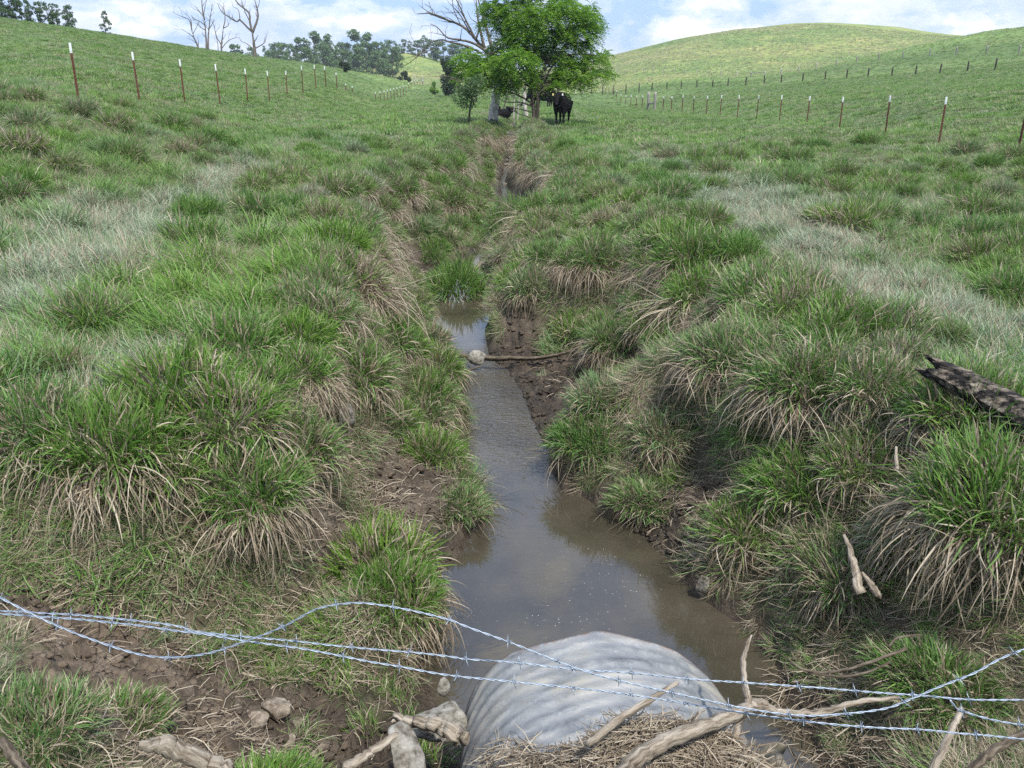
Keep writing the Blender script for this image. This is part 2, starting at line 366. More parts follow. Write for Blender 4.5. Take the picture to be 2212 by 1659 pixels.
def ground_material():
    m, t, b = mat('ground'); v = pos(t)
    mud = attr(t, 'mud'); dry = attr(t, 'dry'); wet = attr(t, 'wet')
    n1 = noise(t, v, .9, 8, .6); n2 = noise(t, v, 9, 6, .65)
    farn = noise(t, v, .12, 10, .68)
    g1 = ramp(t, n2, [(.30, (.030, .052, .014)), (.5, (.055, .090, .024)), (.7, (.10, .115, .045))])
    gf = ramp(t, farn, [(.34, (.060, .115, .026)), (.5, (.10, .165, .040)), (.66, (.15, .195, .060))])
    far = attr(t, 'far'); g = mix(t, far, g1, gf)
    gd = ramp(t, farn, [(.30, (.085, .125, .030)), (.5, (.155, .185, .050)), (.68, (.27, .26, .095))])
    g = mix(t, dry, g, gd)
    mc = ramp(t, noise(t, v, 5, 8, .7), [(.34, (.050, .037, .027)), (.48, (.115, .088, .064)), (.6, (.21, .165, .125)), (.74, (.30, .245, .19))])
    mw = ramp(t, noise(t, v, 7, 8, .7), [(.34, (.022, .017, .012)), (.52, (.055, .042, .030)), (.7, (.115, .090, .066))])
    mc = mix(t, wet, mc, mw)
    L(t, mix(t, mud, g, mc), b.inputs['Base Color'])
    rg = mth(t, 'SUBTRACT', .9, mth(t, 'MULTIPLY', mth(t, 'MULTIPLY', wet, mud), .52)); L(t, rg, b.inputs['Roughness'])
    b.inputs['Specular IOR Level'].default_value = .35
    h = mth(t, 'ADD', noise(t, v, 28, 8, .7), mth(t, 'MULTIPLY', noise(t, v, 90, 4, .6), .35))
    bump(t, b, h, .8, .03)
    return m
GROUND = ground_material()

def blade_material(name='grass_blade', green=None, straw=None):
    m, t, b = mat(name)
    rnd = attr(t, 'rnd'); tt = attr(t, 'tt'); dry = attr(t, 'dry', 'INSTANCER'); tint = attr(t, 'tint', 'INSTANCER')
    v = pos(t)
    wn = noise(t, v, .55, 3, .5)
    g = ramp(t, rnd, green or [(0, (.058, .155, .024)), (.35, (.105, .225, .045)), (.7, (.135, .245, .080)), (1, (.195, .30, .075))])
    gb = ramp(t, rnd, [(0, (.12, .18, .10)), (.45, (.24, .31, .20)), (.8, (.38, .44, .32)), (1, (.52, .56, .44))])     # silvery
    gy = ramp(t, rnd, [(0, (.080, .185, .020)), (.5, (.13, .255, .034)), (1, (.21, .34, .06))])  # fresh
    g = mix(t, mth(t, 'MULTIPLY', mth(t, 'MAXIMUM', tint, 0), 1, clamp=True), g, gb)
    g = mix(t, mth(t, 'MULTIPLY', mth(t, 'MAXIMUM', mth(t, 'MULTIPLY', tint, -1), 0), 1, clamp=True), g, gy)
    r2 = mth(t, 'FRACT', mth(t, 'MULTIPLY', rnd, 37.7))
    st = ramp(t, r2, straw or [(0, (.18, .14, .095)), (.5, (.34, .28, .20)), (1, (.54, .47, .36))])
    r3 = mth(t, 'FRACT', mth(t, 'MULTIPLY', rnd, 91.3))
    base = mth(t, 'MULTIPLY', mth(t, 'SUBTRACT', .30, tt), 1.6)
    th = mth(t, 'ADD', mth(t, 'ADD', dry, mth(t, 'MAXIMUM', base, 0)), mth(t, 'MULTIPLY', mth(t, 'SUBTRACT', wn, .5), .5))
    isdry = mth(t, 'LESS_THAN', r3, th)
    c = mix(t, isdry, g, st)
    L(t, c, b.inputs['Base Color'])
    b.inputs['Roughness'].default_value = .5; b.inputs['Specular IOR Level'].default_value = .45
    tr = t.nodes.new('ShaderNodeBsdfTranslucent'); L(t, c, tr.inputs[0])
    mx = t.nodes.new('ShaderNodeMixShader'); mx.inputs[0].default_value = .28
    L(t, b.outputs[0], mx.inputs[1]); L(t, tr.outputs[0], mx.inputs[2]); L(t, mx.outputs[0], t.nodes['Material Output'].inputs[0])
    return m
BLADE = blade_material()

def water_material():
    m, t, b = mat('stream_water'); v = pos(t)
    L(t, ramp(t, noise(t, v, 1.6, 5, .6), [(.35, (.042, .036, .026)), (.65, (.070, .060, .043))]), b.inputs['Base Color'])
    b.inputs['Roughness'].default_value = .03; b.inputs['IOR'].default_value = 1.80; b.inputs['Specular IOR Level'].default_value = .5
    sp = t.nodes.new('ShaderNodeSeparateXYZ'); L(t, v, sp.inputs[0])
    # riffle between y 6.0 and 9.2, calm pool elsewhere
    up = mth(t, 'MULTIPLY', mth(t, 'SUBTRACT', sp.outputs[1], 5.6), .8, clamp=True)
    dn = mth(t, 'MULTIPLY', mth(t, 'SUBTRACT', 9.3, sp.outputs[1]), 3.0, clamp=True)
    rf = mth(t, 'MULTIPLY', up, dn)
    far = mth(t, 'MULTIPLY', mth(t, 'SUBTRACT', sp.outputs[1], 17.0), .5, clamp=True)
    mp = t.nodes.new('ShaderNodeMapping'); mp.inputs['Scale'].default_value = (1.0, 1.9, 1); L(t, v, mp.inputs[0])
    a = noise(t, mp.outputs[0], 15, 3, .5, .6); c = noise(t, v, 2.2, 3, .5)
    h = mth(t, 'ADD', mth(t, 'MULTIPLY', a, mth(t, 'ADD', mth(t, 'ADD', rf, mth(t, 'MULTIPLY', far, .3)), .012)), mth(t, 'MULTIPLY', c, .05))
    bump(t, b, h, 1.0, .022)
    return m
WATER = water_material()
GALV = None
BARK = simple('bark', [(.3, (.028, .024, .019)), (.6, (.066, .058, .047)), (.8, (.11, .098, .084))], 14, .9, .2, .7, .02, stretch=(1, 1, .25))
DEADBARK = simple('dead_bark', [(.36, (.22, .20, .175)), (.5, (.42, .39, .35)), (.66, (.60, .57, .52))], 10, .9, .2, .7, .02, stretch=(1, 1, .3))
DARKDEAD = simple('dark_dead_bark', [(.3, (.075, .062, .052)), (.6, (.14, .12, .10)), (.8, (.21, .185, .16))], 10, .9, .2, .5, .02)
BLEACHED = simple('bleached_wood', [(.34, (.075, .056, .042)), (.44, (.20, .165, .125)), (.54, (.32, .275, .22)), (.68, (.44, .39, .325))], 70, .85, .25, 1.0, .008, vec=grainc)
STICK = simple('twig_bark', [(.36, (.040, .031, .023)), (.5, (.105, .084, .062)), (.66, (.21, .175, .135))], 110, .85, .25, .9, .006, vec=grainc)
CHAR = simple('charred_wood', [(.45, (.010, .009, .009)), (.51, (.05, .042, .036)), (.57, (.17, .14, .11)), (.68, (.32, .28, .23))], 16, .8, .3, 1.0, .02, stretch=(.25, 1.6, 1.6))
ROCK = simple('grey_rock', [(.36, (.075, .063, .05)), (.47, (.165, .15, .125)), (.57, (.25, .235, .205)), (.68, (.34, .325, .29))], 24, .85, .3, .7, .012, 10)
PALEROCK = simple('pale_rock', [(.36, (.11, .095, .075)), (.47, (.24, .225, .195)), (.58, (.33, .315, .28)), (.7, (.44, .425, .385))], 22, .85, .25, .9, .012, 10)
CLOD = simple('dry_clod', [(.36, (.10, .08, .06)), (.5, (.21, .175, .14)), (.64, (.33, .285, .235))], 26, .95, .15, 1.0, .01, 8)
RUST = simple('brown_steel', [(.35, (.075, .022, .015)), (.6, (.125, .042, .028)), (.8, (.19, .085, .055))], 12, .65, .4, .2, .003)
WHITE = simple('white_paint', [(.3, (.58, .62, .66)), (.7, (.80, .83, .85))], 9, .5, .4, 0)
POSTWOOD = simple('weathered_post_wood', [(.3, (.16, .15, .135)), (.6, (.28, .265, .24)), (.8, (.40, .38, .35))], 6, .9, .2, .5, .01, stretch=(3, 3, .6))
WIRE = simple('galvanised_wire', [(.3, (.20, .24, .30)), (.7, (.40, .46, .55))], 90, .5, .5, .1, .001, metal=.55)
HIDE = simple('black_hide', [(.3, (.003, .003, .004)), (.7, (.009, .008, .008))], 25, .75, .12, .25, .01)
HOOF = simple('hoof_horn', [(.3, (.02, .018, .016)), (.7, (.05, .045, .04))], 20, .6, .3, 0)
TAGW = simple('white_ear_tag', [(.3, (.72, .72, .70)), (.7, (.80, .80, .78))], 20, .5, .4, 0)
TAGY = simple('yellow_ear_tag', [(.3, (.75, .62, .22)), (.7, (.80, .68, .30))], 20, .5, .4, 0)
EYEM = simple('dark_eye', [(.3, (.01, .008, .006)), (.7, (.02, .015, .012))], 20, .15, .5, 0)
def leaf_material(name, lo, mid, hi, trans=.35, scale=1.6):
    m, t, b = mat(name); rnd = attr(t, 'rnd')
    c = ramp(t, rnd, [(0, lo), (.5, mid), (1, hi)])
    L(t, c, b.inputs['Base Color']); b.inputs['Roughness'].default_value = .5; b.inputs['Specular IOR Level'].default_value = .35
    tr = t.nodes.new('ShaderNodeBsdfTranslucent'); L(t, c, tr.inputs[0])
    mx = t.nodes.new('ShaderNodeMixShader'); mx.inputs[0].default_value = trans
    L(t, b.outputs[0], mx.inputs[1]); L(t, tr.outputs[0], mx.inputs[2]); L(t, mx.outputs[0], t.nodes['Material Output'].inputs[0])
    return m
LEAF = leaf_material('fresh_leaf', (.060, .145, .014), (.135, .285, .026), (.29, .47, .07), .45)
LEAFMID = leaf_material('woodland_leaf', (.060, .115, .045), (.095, .165, .065), (.14, .22, .09), .35)
LEAFDARK = leaf_material('cedar_leaf', (.014, .030, .010), (.028, .052, .016), (.045, .078, .024), .15)

# ================================================================== GROUND SHEET
def build_ground():
    azf = np.linspace(R(-42), R(42), 600); azc = np.linspace(R(42), R(318), 60)[1:-1]
    az = np.concatenate([azf, azc]); na = len(az)
    r = [0.5]
    while r[-1] < 45: r.append(r[-1]*1.0068)
    while r[-1] < 420: r.append(r[-1]*1.014)
    while r[-1] < 2600: r.append(r[-1]*1.12)
    r = np.array(r); nr = len(r)
    RRR, AZ = np.meshgrid(r, az, indexing='ij')
    X = (RRR*np.sin(AZ)).ravel(); Y = (RRR*np.cos(AZ)).ravel()
    Z, D, mud, above = T(X, Y, full=True)
    V = np.stack([X, Y, Z], 1)
    V = np.vstack([V, [[0, 0, 0]]])
    i = np.arange(nr-1)[:, None]; j = np.arange(na)[None, :]; j2 = (j+1) % na
    Fq = np.stack([i*na+j, i*na+j2, (i+1)*na+j2, (i+1)*na+j], -1).reshape(-1, 4)[:, ::-1]
    c = len(V)-1; jj = np.arange(na); Ft = np.stack([np.full(na, c), jj, (jj+1) % na], 1)[:, ::-1]
    me = mesh_np('ground', V, Fq, Ft)
    rr = np.hypot(X, Y)
    steep = np.clip((-D-.25)/.4, 0, 1)*(rr < 55)*(Y > 2.2)
    low = 1-sstep(.02, .38, above)
    low = low*(Y > 2.2)*(rr < 60)
    m = np.clip(np.maximum(np.maximum(mud, low), steep*.75), 0, 1)
    fattr(me, 'mud', np.append(m, 0)); fattr(me, 'wet', np.append(np.clip(1.2-above*2.0, .0, 1)*(Y > 2.2), 0))
    fattr(me, 'dry', np.append(DRY(X, Y), 0)); fattr(me, 'far', np.append(sstep(25, 70, rr), 0))
    put(link('ground', me, GROUND), kind='structure')
def DRY(x, y):
    """how yellow the sward is: the far hills"""
    r = np.hypot(x, y)
    hill = sstep(178, 205, r)*sstep(-.02, .05, np.arctan2(x, np.maximum(y, 1)))
    gap = sstep(225, 265, r)*(x < 60)
    return np.clip(np.maximum(hill, gap)*(.55+.8*fbm(x/18, y/18, 91, 3)), 0, 1)
build_ground()

# ================================================================== WATER
def build_water():
    ys = np.concatenate([np.arange(2.3, 14, .05), np.arange(14, 46, .12)])
    xs = np.linspace(-1, 1, 41)
    YY, XX = np.meshgrid(ys, xs, indexing='ij')
    cl = np.array([ti(_xl, max(y, 3.0)) for y in ys]); cr = np.array([ti(_xr, max(y, 3.3)) for y in ys])
    c = (cl+cr)/2; hw = (cr-cl)/2+.22+.12*(ys > 12)
    X = c[:, None]+XX*hw[:, None]
    Z = zw(YY) + .004*fbm(X*5, YY*7, 61, 3)*sstep(5.8, 6.6, YY)*(1-sstep(8.8, 9.4, YY))
    V = np.stack([X.ravel(), YY.ravel(), Z.ravel()], 1); na = len(xs)
    i = np.arange(len(ys)-1)[:, None]; j = np.arange(na-1)[None, :]
    Fq = np.stack([i*na+j, i*na+j+1, (i+1)*na+j+1, (i+1)*na+j], -1).reshape(-1, 4)
    put(link('water', mesh_np('water', V, Fq), WATER), kind='structure')
build_water()

# ================================================================== GRASS BLADES
def blades(n, rad, lmin, lmax, w, lean, curl, seed, comb=0.0, segs=4, root_pow=.5, twist=.5, center=(0, 0), drop0=0.0, outward=1.0, zoff=-.01, up=1.0, mess=1.0):
    """many curved tapering grass blades as arrays; lean = starting tilt from the vertical, curl = further bend"""
    g = np.random.default_rng(seed)
    a = g.uniform(0, 2*np.pi, n); rr = rad*g.random(n)**root_pow
    x0 = rr*np.cos(a)+center[0]; y0 = rr*np.sin(a)+center[1]
    dirx = np.cos(a)*outward*(rr/rad)+g.normal(0, .6, n)+comb*2.2; diry = np.sin(a)*outward*(rr/rad)+g.normal(0, .6, n)
    dl = np.hypot(dirx, diry)+1e-6; dirx /= dl; diry /= dl
    ln = g.uniform(lmin, lmax, n)
    th0 = np.clip(g.normal(lean, .28*mess, n)*(.45+.75*rr/rad), 0.02, 2.2)
    cu = np.clip(g.normal(curl, .35*mess, n), .02, 3); om = g.normal(0, .22*mess, n)
    ww = w*g.uniform(.6, 1.25, n)
    wa = g.uniform(0, np.pi, n)*twist
    wx = -diry*np.cos(wa)+dirx*np.sin(wa)*.6; wy = dirx*np.cos(wa)+diry*np.sin(wa)*.6
    px = x0.copy(); py = y0.copy(); pz = np.full(n, zoff); rings = []
    prof = np.interp(np.arange(segs+1)/segs, [0, .35, .8, 1], [.75, 1, .6, .0])
    for s in range(segs+1):
        t = s/segs; h = ww*prof[s]/2
        if s < segs:
            rings.append(np.stack([px-wx*h, py-wy*h, pz], 1)); rings.append(np.stack([px+wx*h, py+wy*h, pz], 1))
        else: rings.append(np.stack([px, py, pz], 1))
        th = th0+cu*((s+.5)/segs)**1.3
        c_, s_ = np.cos(om), np.sin(om); dirx, diry = dirx*c_-diry*s_, dirx*s_+diry*c_
        st = ln/segs; px = px+dirx*np.sin(th)*st; py = py+diry*np.sin(th)*st; pz = pz+np.cos(th)*st*up
    k = 2*segs+1
    V = np.stack(rings, 1).reshape(-1, 3)                # n, k, 3
    b = (np.arange(n)*k)[:, None]
    q = np.concatenate([b+np.array([[2*s, 2*s+1, 2*s+3, 2*s+2]]) for s in range(segs-1)], 0)
    tr = b+np.array([[2*segs-2, 2*segs-1, 2*segs]])
    rnd = np.repeat(g.random(n), k); tt = np.tile(np.append(np.repeat(np.arange(segs)/segs, 2), 1), n)
    return V, q, tr, rnd, tt
def join(parts):
    V = []; Q = []; Tt = []; Rn = []; Tn = []; o = 0
    for v, q, t, r, tt in parts:
        V.append(v); Q.append(q+o); Tt.append(t+o); Rn.append(r); Tn.append(tt); o += len(v)
    return np.vstack(V), np.vstack(Q), np.vstack(Tt), np.concatenate(Rn), np.concatenate(Tn)
def blade_mesh(name, parts, mt):
    V, Q, Tt, Rn, Tn = join(parts)
    me = mesh_np(name, V, Q, Tt); fattr(me, 'rnd', Rn); fattr(me, 'tt', Tn); me.materials.append(mt)
    return me
PROTO = bpy.data.collections.new("tuft_shapes")
def proto(i, parts):
    o = bpy.data.objects.new("tuft_shape_%02d" % i, blade_mesh("tuft_shape_%02d" % i, parts, BLADE)); PROTO.objects.link(o)
# 0-3 near upright, 4-7 matted and combed along +x, 8-9 short straw mat, 10-11 hanging along +x, 12-14 far tufts, 15 lone seedy stems
for k in range(4): proto(k, [blades(70, .13, .12, .28, .0082, .50, 1.0, 100+k, comb=.1), blades(26, .13, .06, .16, .005, 1.2, 1.0, 140+k)])
for k in range(4): proto(4+k, [blades(80, .15, .16, .36, .0084, 1.02, .75, 200+k, comb=.6, mess=1.4), blades(26, .14, .10, .24, .005, .7, 1.0, 240+k, comb=.3)])
for k in range(2): proto(8+k, [blades(52, .15, .10, .28, .0088, 1.2, .5, 300+k, mess=1.5)])
for k in range(2): proto(10+k, [blades(80, .12, .10, .36, .0066, 1.20, .45, 400+k, comb=.9, mess=1.5)])
for k in range(3): proto(12+k, [blades(110, .34, .12, .30, .024, .65, .9, 500+k, comb=.25, segs=3)])
proto(15, [blades(7, .08, .35, .6, .0035, .25, .5, 600)])


def blades3(root, d, ln, w, grav, seed, segs=4, jit=.12, ttv=None):
    """blades from given roots and directions, bending down under their weight"""
    g = np.random.default_rng(seed); n = len(root); p = root.copy(); d = d/np.linalg.norm(d, axis=1)[:, None]; rings = []
    side = np.cross(d, g.normal(0, 1, (n, 3))); side /= np.linalg.norm(side, axis=1)[:, None]+1e-9; ww = w*g.uniform(.6, 1.3, n); gv = grav*g.uniform(.4, 1.6, n)
    om = g.normal(0, jit, (n, 3)); prof = np.interp(np.arange(segs+1)/segs, [0, .35, .8, 1], [.8, 1, .6, 0])
    for s in range(segs+1):
        h = (ww*prof[s]/2)[:, None]
        if s < segs: rings += [p-side*h, p+side*h]
        else: rings.append(p.copy())
        p = p+d*(ln/segs)[:, None]; d = d+om; d[:, 2] -= gv*(s+1)/segs; d /= np.linalg.norm(d, axis=1)[:, None]
        side = side-d*np.sum(side*d, 1)[:, None]; side /= np.linalg.norm(side, axis=1)[:, None]+1e-9
    k = 2*segs+1; V = np.stack(rings, 1).reshape(-1, 3); b = (np.arange(n)*k)[:, None]
    q = np.concatenate([b+np.array([[2*s, 2*s+1, 2*s+3, 2*s+2]]) for s in range(segs-1)], 0); tr = b+np.array([[2*segs-2, 2*segs-1, 2*segs]])
    tt = np.tile(np.append(np.repeat(np.arange(segs)/segs, 2), 1), n)
    if ttv is not None: tt = np.full_like(tt, ttv)
    return V, q, tr, np.repeat(g.random(n), k), tt
def cushion(seed, R_=.22, H=.17, n=1050, beard=420, skirt=1.0, lmax=.22, lump=.22):
    """a cushion of grass: blades standing out of a lumpy dome, dead straw hanging off its lower side (+x)"""
    g = np.random.default_rng(seed); out = []
    def dome(ph, th):
        k = 1+lump*fbm(np.cos(ph)*1.6+seed, np.sin(ph)*1.6+th*1.3, seed, 2)
        return np.stack([R_*k*np.sin(th)*np.cos(ph), R_*k*np.sin(th)*np.sin(ph), H*k*np.cos(th)], -1), np.stack([np.sin(th)*np.cos(ph), np.sin(th)*np.sin(ph), np.cos(th)], -1)
    ph = g.uniform(0, 2*np.pi, n); th = np.arccos(1-g.random(n)*.93); r, nn = dome(ph, th)
    tuftd = np.stack([fbm(r[:, 0]*14, r[:, 1]*14, seed+3, 2), fbm(r[:, 0]*14+7, r[:, 1]*14, seed+4, 2), np.zeros(n)], 1)
    d = nn*.75+np.array([0, 0, .75])+tuftd*.9+g.normal(0, .26, (n, 3)); ln = g.uniform(.45, 1.0, n)*lmax*(1+.4*fbm(r[:, 0]*9, r[:, 1]*9, seed+6, 2))
    out.append(blades3(r*.97, d, ln, .0074, .16, seed+1, 4, .10))
    m = n//3; ph = g.uniform(0, 2*np.pi, m); th = g.uniform(.9, 1.5, m); r, nn = dome(ph, th); out.append(blades3(r, nn+g.normal(0, .3, (m, 3)), g.uniform(.08, .20, m), .0068, .55, seed+2, 5, .12))
    if beard:
        ph = g.normal(0, 1.0, beard)+.35*np.round(g.normal(0, 1.6, beard)); th = g.uniform(1.05, 1.62, beard); r, nn = dome(ph, th); r[:, 2] -= g.random(beard)*.05
        out.append(blades3(r, nn*.42+np.array([0, 0, -.35])+g.normal(0, .22, (beard, 3)), g.uniform(.08, .34, beard)*skirt, .0054, .95, seed+5, 6, .15, -.2))
    m = 120; ph = g.uniform(0, 2*np.pi, m); r, nn = dome(ph, g.uniform(.2, 1.2, m)); out.append(blades3(r, nn+g.normal(0, .5, (m, 3)), g.uniform(.06, .16, m), .005, .4, seed+9, 4, .15, -.2))
    return join(out)
def proto_raw(i, VQ):
    V, Q, Tt, Rn, Tn = VQ; me = mesh_np('tuft_shape_%02d' % i, V, Q, Tt); fattr(me, 'rnd', Rn); fattr(me, 'tt', Tn); me.materials.append(BLADE)
    PROTO.objects.link(bpy.data.objects.new('tuft_shape_%02d' % i, me))
for k in range(4): proto_raw(16+k, cushion(700+k*11, .22, .16, 850, 200, lmax=.19))
proto_raw(23, cushion(733, .23, .17, 850, 620, 1.9, lmax=.19)); proto_raw(24, cushion(747, .21, .15, 800, 560, 1.6, lmax=.19))
for k in range(3): proto_raw(20+k, cushion(760+k*11, .22, .10, 700, 0, lmax=.24, lump=.35))
def scatter(name, x, y, idx, scl, yaw, align, dry, tint, label=None):
    """one stuff object: points carrying tufts"""
    e = .04*np.maximum(1, np.hypot(x, y)/12)
    z = T(x, y); gx = (T(x+e, y)-T(x-e, y))/(2*e); gy = (T(x, y+e)-T(x, y-e))/(2*e)
    nrm = np.stack([-gx*align, -gy*align, np.ones_like(x)], 1); nrm /= np.linalg.norm(nrm, axis=1)[:, None]
    xa = np.stack([np.cos(yaw), np.sin(yaw), np.zeros_like(yaw)], 1)
    xa = xa - nrm*np.sum(xa*nrm, 1)[:, None]; xa /= np.linalg.norm(xa, axis=1)[:, None]
    ya = np.cross(nrm, xa)
    m20, m21, m22 = xa[:, 2], ya[:, 2], nrm[:, 2]; m10, m00 = xa[:, 1], xa[:, 0]
    rot = np.stack([np.arctan2(m21, m22), np.arcsin(np.clip(-m20, -1, 1)), np.arctan2(m10, m00)], 1)
    me = bpy.data.meshes.new(name); me.vertices.add(len(x)); me.vertices.foreach_set('co', np.stack([x, y, z], 1).astype(np.float32).ravel())
    for nm, d in (('dry', dry), ('tint', tint), ('scl', scl)): fattr(me, nm, d)
    a = me.attributes.new('rot', 'FLOAT_VECTOR', 'POINT'); a.data.foreach_set('vector', rot.astype(np.float32).ravel())
    a = me.attributes.new('idx', 'INT', 'POINT'); a.data.foreach_set('value', idx.astype(np.int32))
    o = link(name, me, None, smooth=False); put(o, label, None, None, 'stuff')
    g = bpy.data.node_groups.new(name, 'GeometryNodeTree')
    g.interface.new_socket('Geometry', in_out='INPUT', socket_type='NodeSocketGeometry'); g.interface.new_socket('Geometry', in_out='OUTPUT', socket_type='NodeSocketGeometry')
    gi = g.nodes.new('NodeGroupInput'); go = g.nodes.new('NodeGroupOutput'); ip = g.nodes.new('GeometryNodeInstanceOnPoints')
    ci = g.nodes.new('GeometryNodeCollectionInfo'); ci.inputs['Collection'].default_value = PROTO
    ci.inputs['Separate Children'].default_value = True; ci.inputs['Reset Children'].default_value = True
    def na(nm, ty):
        q = g.nodes.new('GeometryNodeInputNamedAttribute'); q.data_type = ty; q.inputs['Name'].default_value = nm
        return [s for s in q.outputs if s.enabled and s.name == 'Attribute'][0]
    g.links.new(gi.outputs[0], ip.inputs['Points']); g.links.new(ci.outputs[0], ip.inputs['Instance']); ip.inputs['Pick Instance'].default_value = True
    g.links.new(na('idx', 'INT'), ip.inputs['Instance Index']); g.links.new(na('rot', 'FLOAT_VECTOR'), ip.inputs['Rotation']); g.links.new(na('scl', 'FLOAT'), ip.inputs['Scale'])
    g.links.new(ip.outputs[0], go.inputs[0])
    md = o.modifiers.new('tufts', 'NODES'); md.node_group = g
    return o

def ditch_grad(x, y, e=.06):
    return (ditch(x+e, y)-ditch(x-e, y))/(2*e), (ditch(x, y+e)-ditch(x, y-e))/(2*e)
def grass_field(r0, r1, dens, azm, seed, far=False):
    g = np.random.default_rng(seed); n = int(dens*azm*(r1*r1-r0*r0))
    r = np.sqrt(g.uniform(r0*r0, r1*r1, n)); az = g.uniform(-azm, azm, n)
    x = r*np.sin(az); y = r*np.cos(az)
    D = ditch(x, y); above = D-np.where((y > 2.3) & (y < 52) & (np.abs(x) < 7), zw(y), -9); mud = mudmask(x, y)
    gx, gy = ditch_grad(x, y); sl = np.hypot(gx, gy)
    keep = (above > .05)
    pm = 1-mud*.97
    pm = np.where((above < .22) & (y > 2.3), pm*.5, pm)
    
    pm = np.where((y < 2.75) & (x > -.95) & (x < 1.6), 0.0, pm)   # pipe, rocks and drift line
    inpool = (y > 15.9) & (y < 34) & (x > np.interp(y, _xl[:, 0], _xl[:, 1])-.25) & (x < np.interp(y, _xr[:, 0], _xr[:, 1])+.25)
    keep &= (g.random(n) < pm) & ~inpool
    x, y, r, D, sl, gx, gy, mud, above = [q[keep] for q in (x, y, r, D, sl, gx, gy, mud, above)]
    if r1 < 27:                                # steep faces carry as much grass per area of slope as the flats do
        ex = g.random(len(x)) < np.clip((np.sqrt(1+sl**2)-1)/1.2, 0, 1)*.9
        j = lambda q: np.concatenate([q, q[ex]]); m = len(x); x, y, r, D, sl, gx, gy, mud, above = [j(q) for q in (x, y, r, D, sl, gx, gy, mud, above)]
        x[m:] += g.normal(0, .05, len(x)-m); y[m:] += g.normal(0, .05, len(x)-m)
    n = len(x)
    big = fbm(x*.55, y*.55, 201, 3)
    patch = fbm(x*.42+5, y*.42, 202, 3)+.35*fbm(x*2.5, y*2.5, 203, 2)
    dry = np.clip(.15+.34*fbm(x*.8, y*.8, 204, 3)+g.normal(0, .10, n), .04, .9)
    # grey, trodden paths where the sward lies flat: left path and right flat
    lane = np.exp(-((x+3.35+.095*y+.3*vn(y*.6, y*0, 9))/.50)**2)*(y < 16)*sstep(3.8, 5, y)+np.exp(-((x-3.35+.3*vn(y*.6, y*0, 4))/.95)**2)*sstep(4.2, 5.2, y)*(1-sstep(12, 16, y))
    lane = np.clip(lane*(1.0+.5*fbm(x*1.6, y*1.6, 207, 2)), 0, 1)
    tint = np.clip(patch*1.3+lane*1.5-.32+g.normal(0, .38, n), -1, 1)
    flat = np.clip(lane*.9+(big+.1)*1.2, 0, 1)
    kind = g.random(n)
    idx = np.where(kind < .28+.6*flat, 4+g.integers(0, 4, n), g.integers(0, 4, n))
    idx = np.where(g.random(n) < .16+.25*lane, 8+g.integers(0, 2, n), idx)
    mat_ = (x < -1.7) & (y < 9.5) & (y > 3.6) & (g.random(n) < .6); idx = np.where(mat_, 4+g.integers(0, 4, n), idx)
    idx = np.where(g.random(n) < .012, 15, idx)
    if far: idx = 12+g.integers(0, 3, n)
    cl = clump(x, y)*(r < 45)*(1-.85*lane)+(r >= 45)*np.clip(1.1-worley(x/1.5, y/1.5, 72)[0]*1.8, 0, 1)
    if not far: idx = np.where((cl > .35) & (idx >= 4) & (g.random(n) < .8), g.integers(0, 4, n), idx)
    dry = np.clip(dry+.16-.30*cl, .03, .9); tint = np.clip(tint+.22-.75*cl, -1, 1)
    slope = (sl > .55) & (r < 26)
    hang = slope & (g.random(n) < .62)
    idx = np.where(hang, 10+g.integers(0, 2, n), idx)
    yaw = np.pi*.55+1.9*fbm(x*.35, y*.35, 205, 2)+g.normal(0, .5, n)-.35*np.sign(x)
    down = np.arctan2(-gy, -gx)
    yaw = np.where(sl > .35, down+g.normal(0, .35, n), yaw)
    dry = np.where(hang, np.clip(.70+g.normal(0, .15, n), 0, 1), dry)
    dry = np.where(slope & ~hang, np.clip(dry*.7+.25, 0, 1), dry)
    tint = np.where(slope, np.where(g.random(n) < .5, -.35, .1), tint)
    scl = g.uniform(.55, 1.05, n)*(1+.28*np.maximum(0, fbm(x*1.4, y*1.4, 206, 2)))*(1+.1*lane)*np.where(mat_, 1.2, 1)*(1-.25*sstep(5, 9, np.abs(x)))
    scl = scl*(.72+.62*cl); scl = np.where(hang, scl*1.0, scl)*np.where((D < -.8) & (r < 12), .8, 1)
    if far:
        scl = scl*np.interp(r, [20, 60, 130, 260], [.85, 1.0, 1.2, 1.7]); dr = DRY(x, y)
        dry = np.clip(dry*.65+dr*.45, 0, .95); tint = np.clip(tint*.6-.15-dr*.7, -1, 1)
    if r0 < 4: scl = scl*.9*np.where((y < 2.7) & (x < 0), .55, 1)*np.where((y < 3.2) & (x > 1.4), .75, 1); dry = np.where(y < 2.9, np.clip(dry+.28, 0, .9), dry)
    align = np.where(hang, .95, np.where(slope, .45, .5))
    return x, y, idx, scl, yaw, align, dry, tint
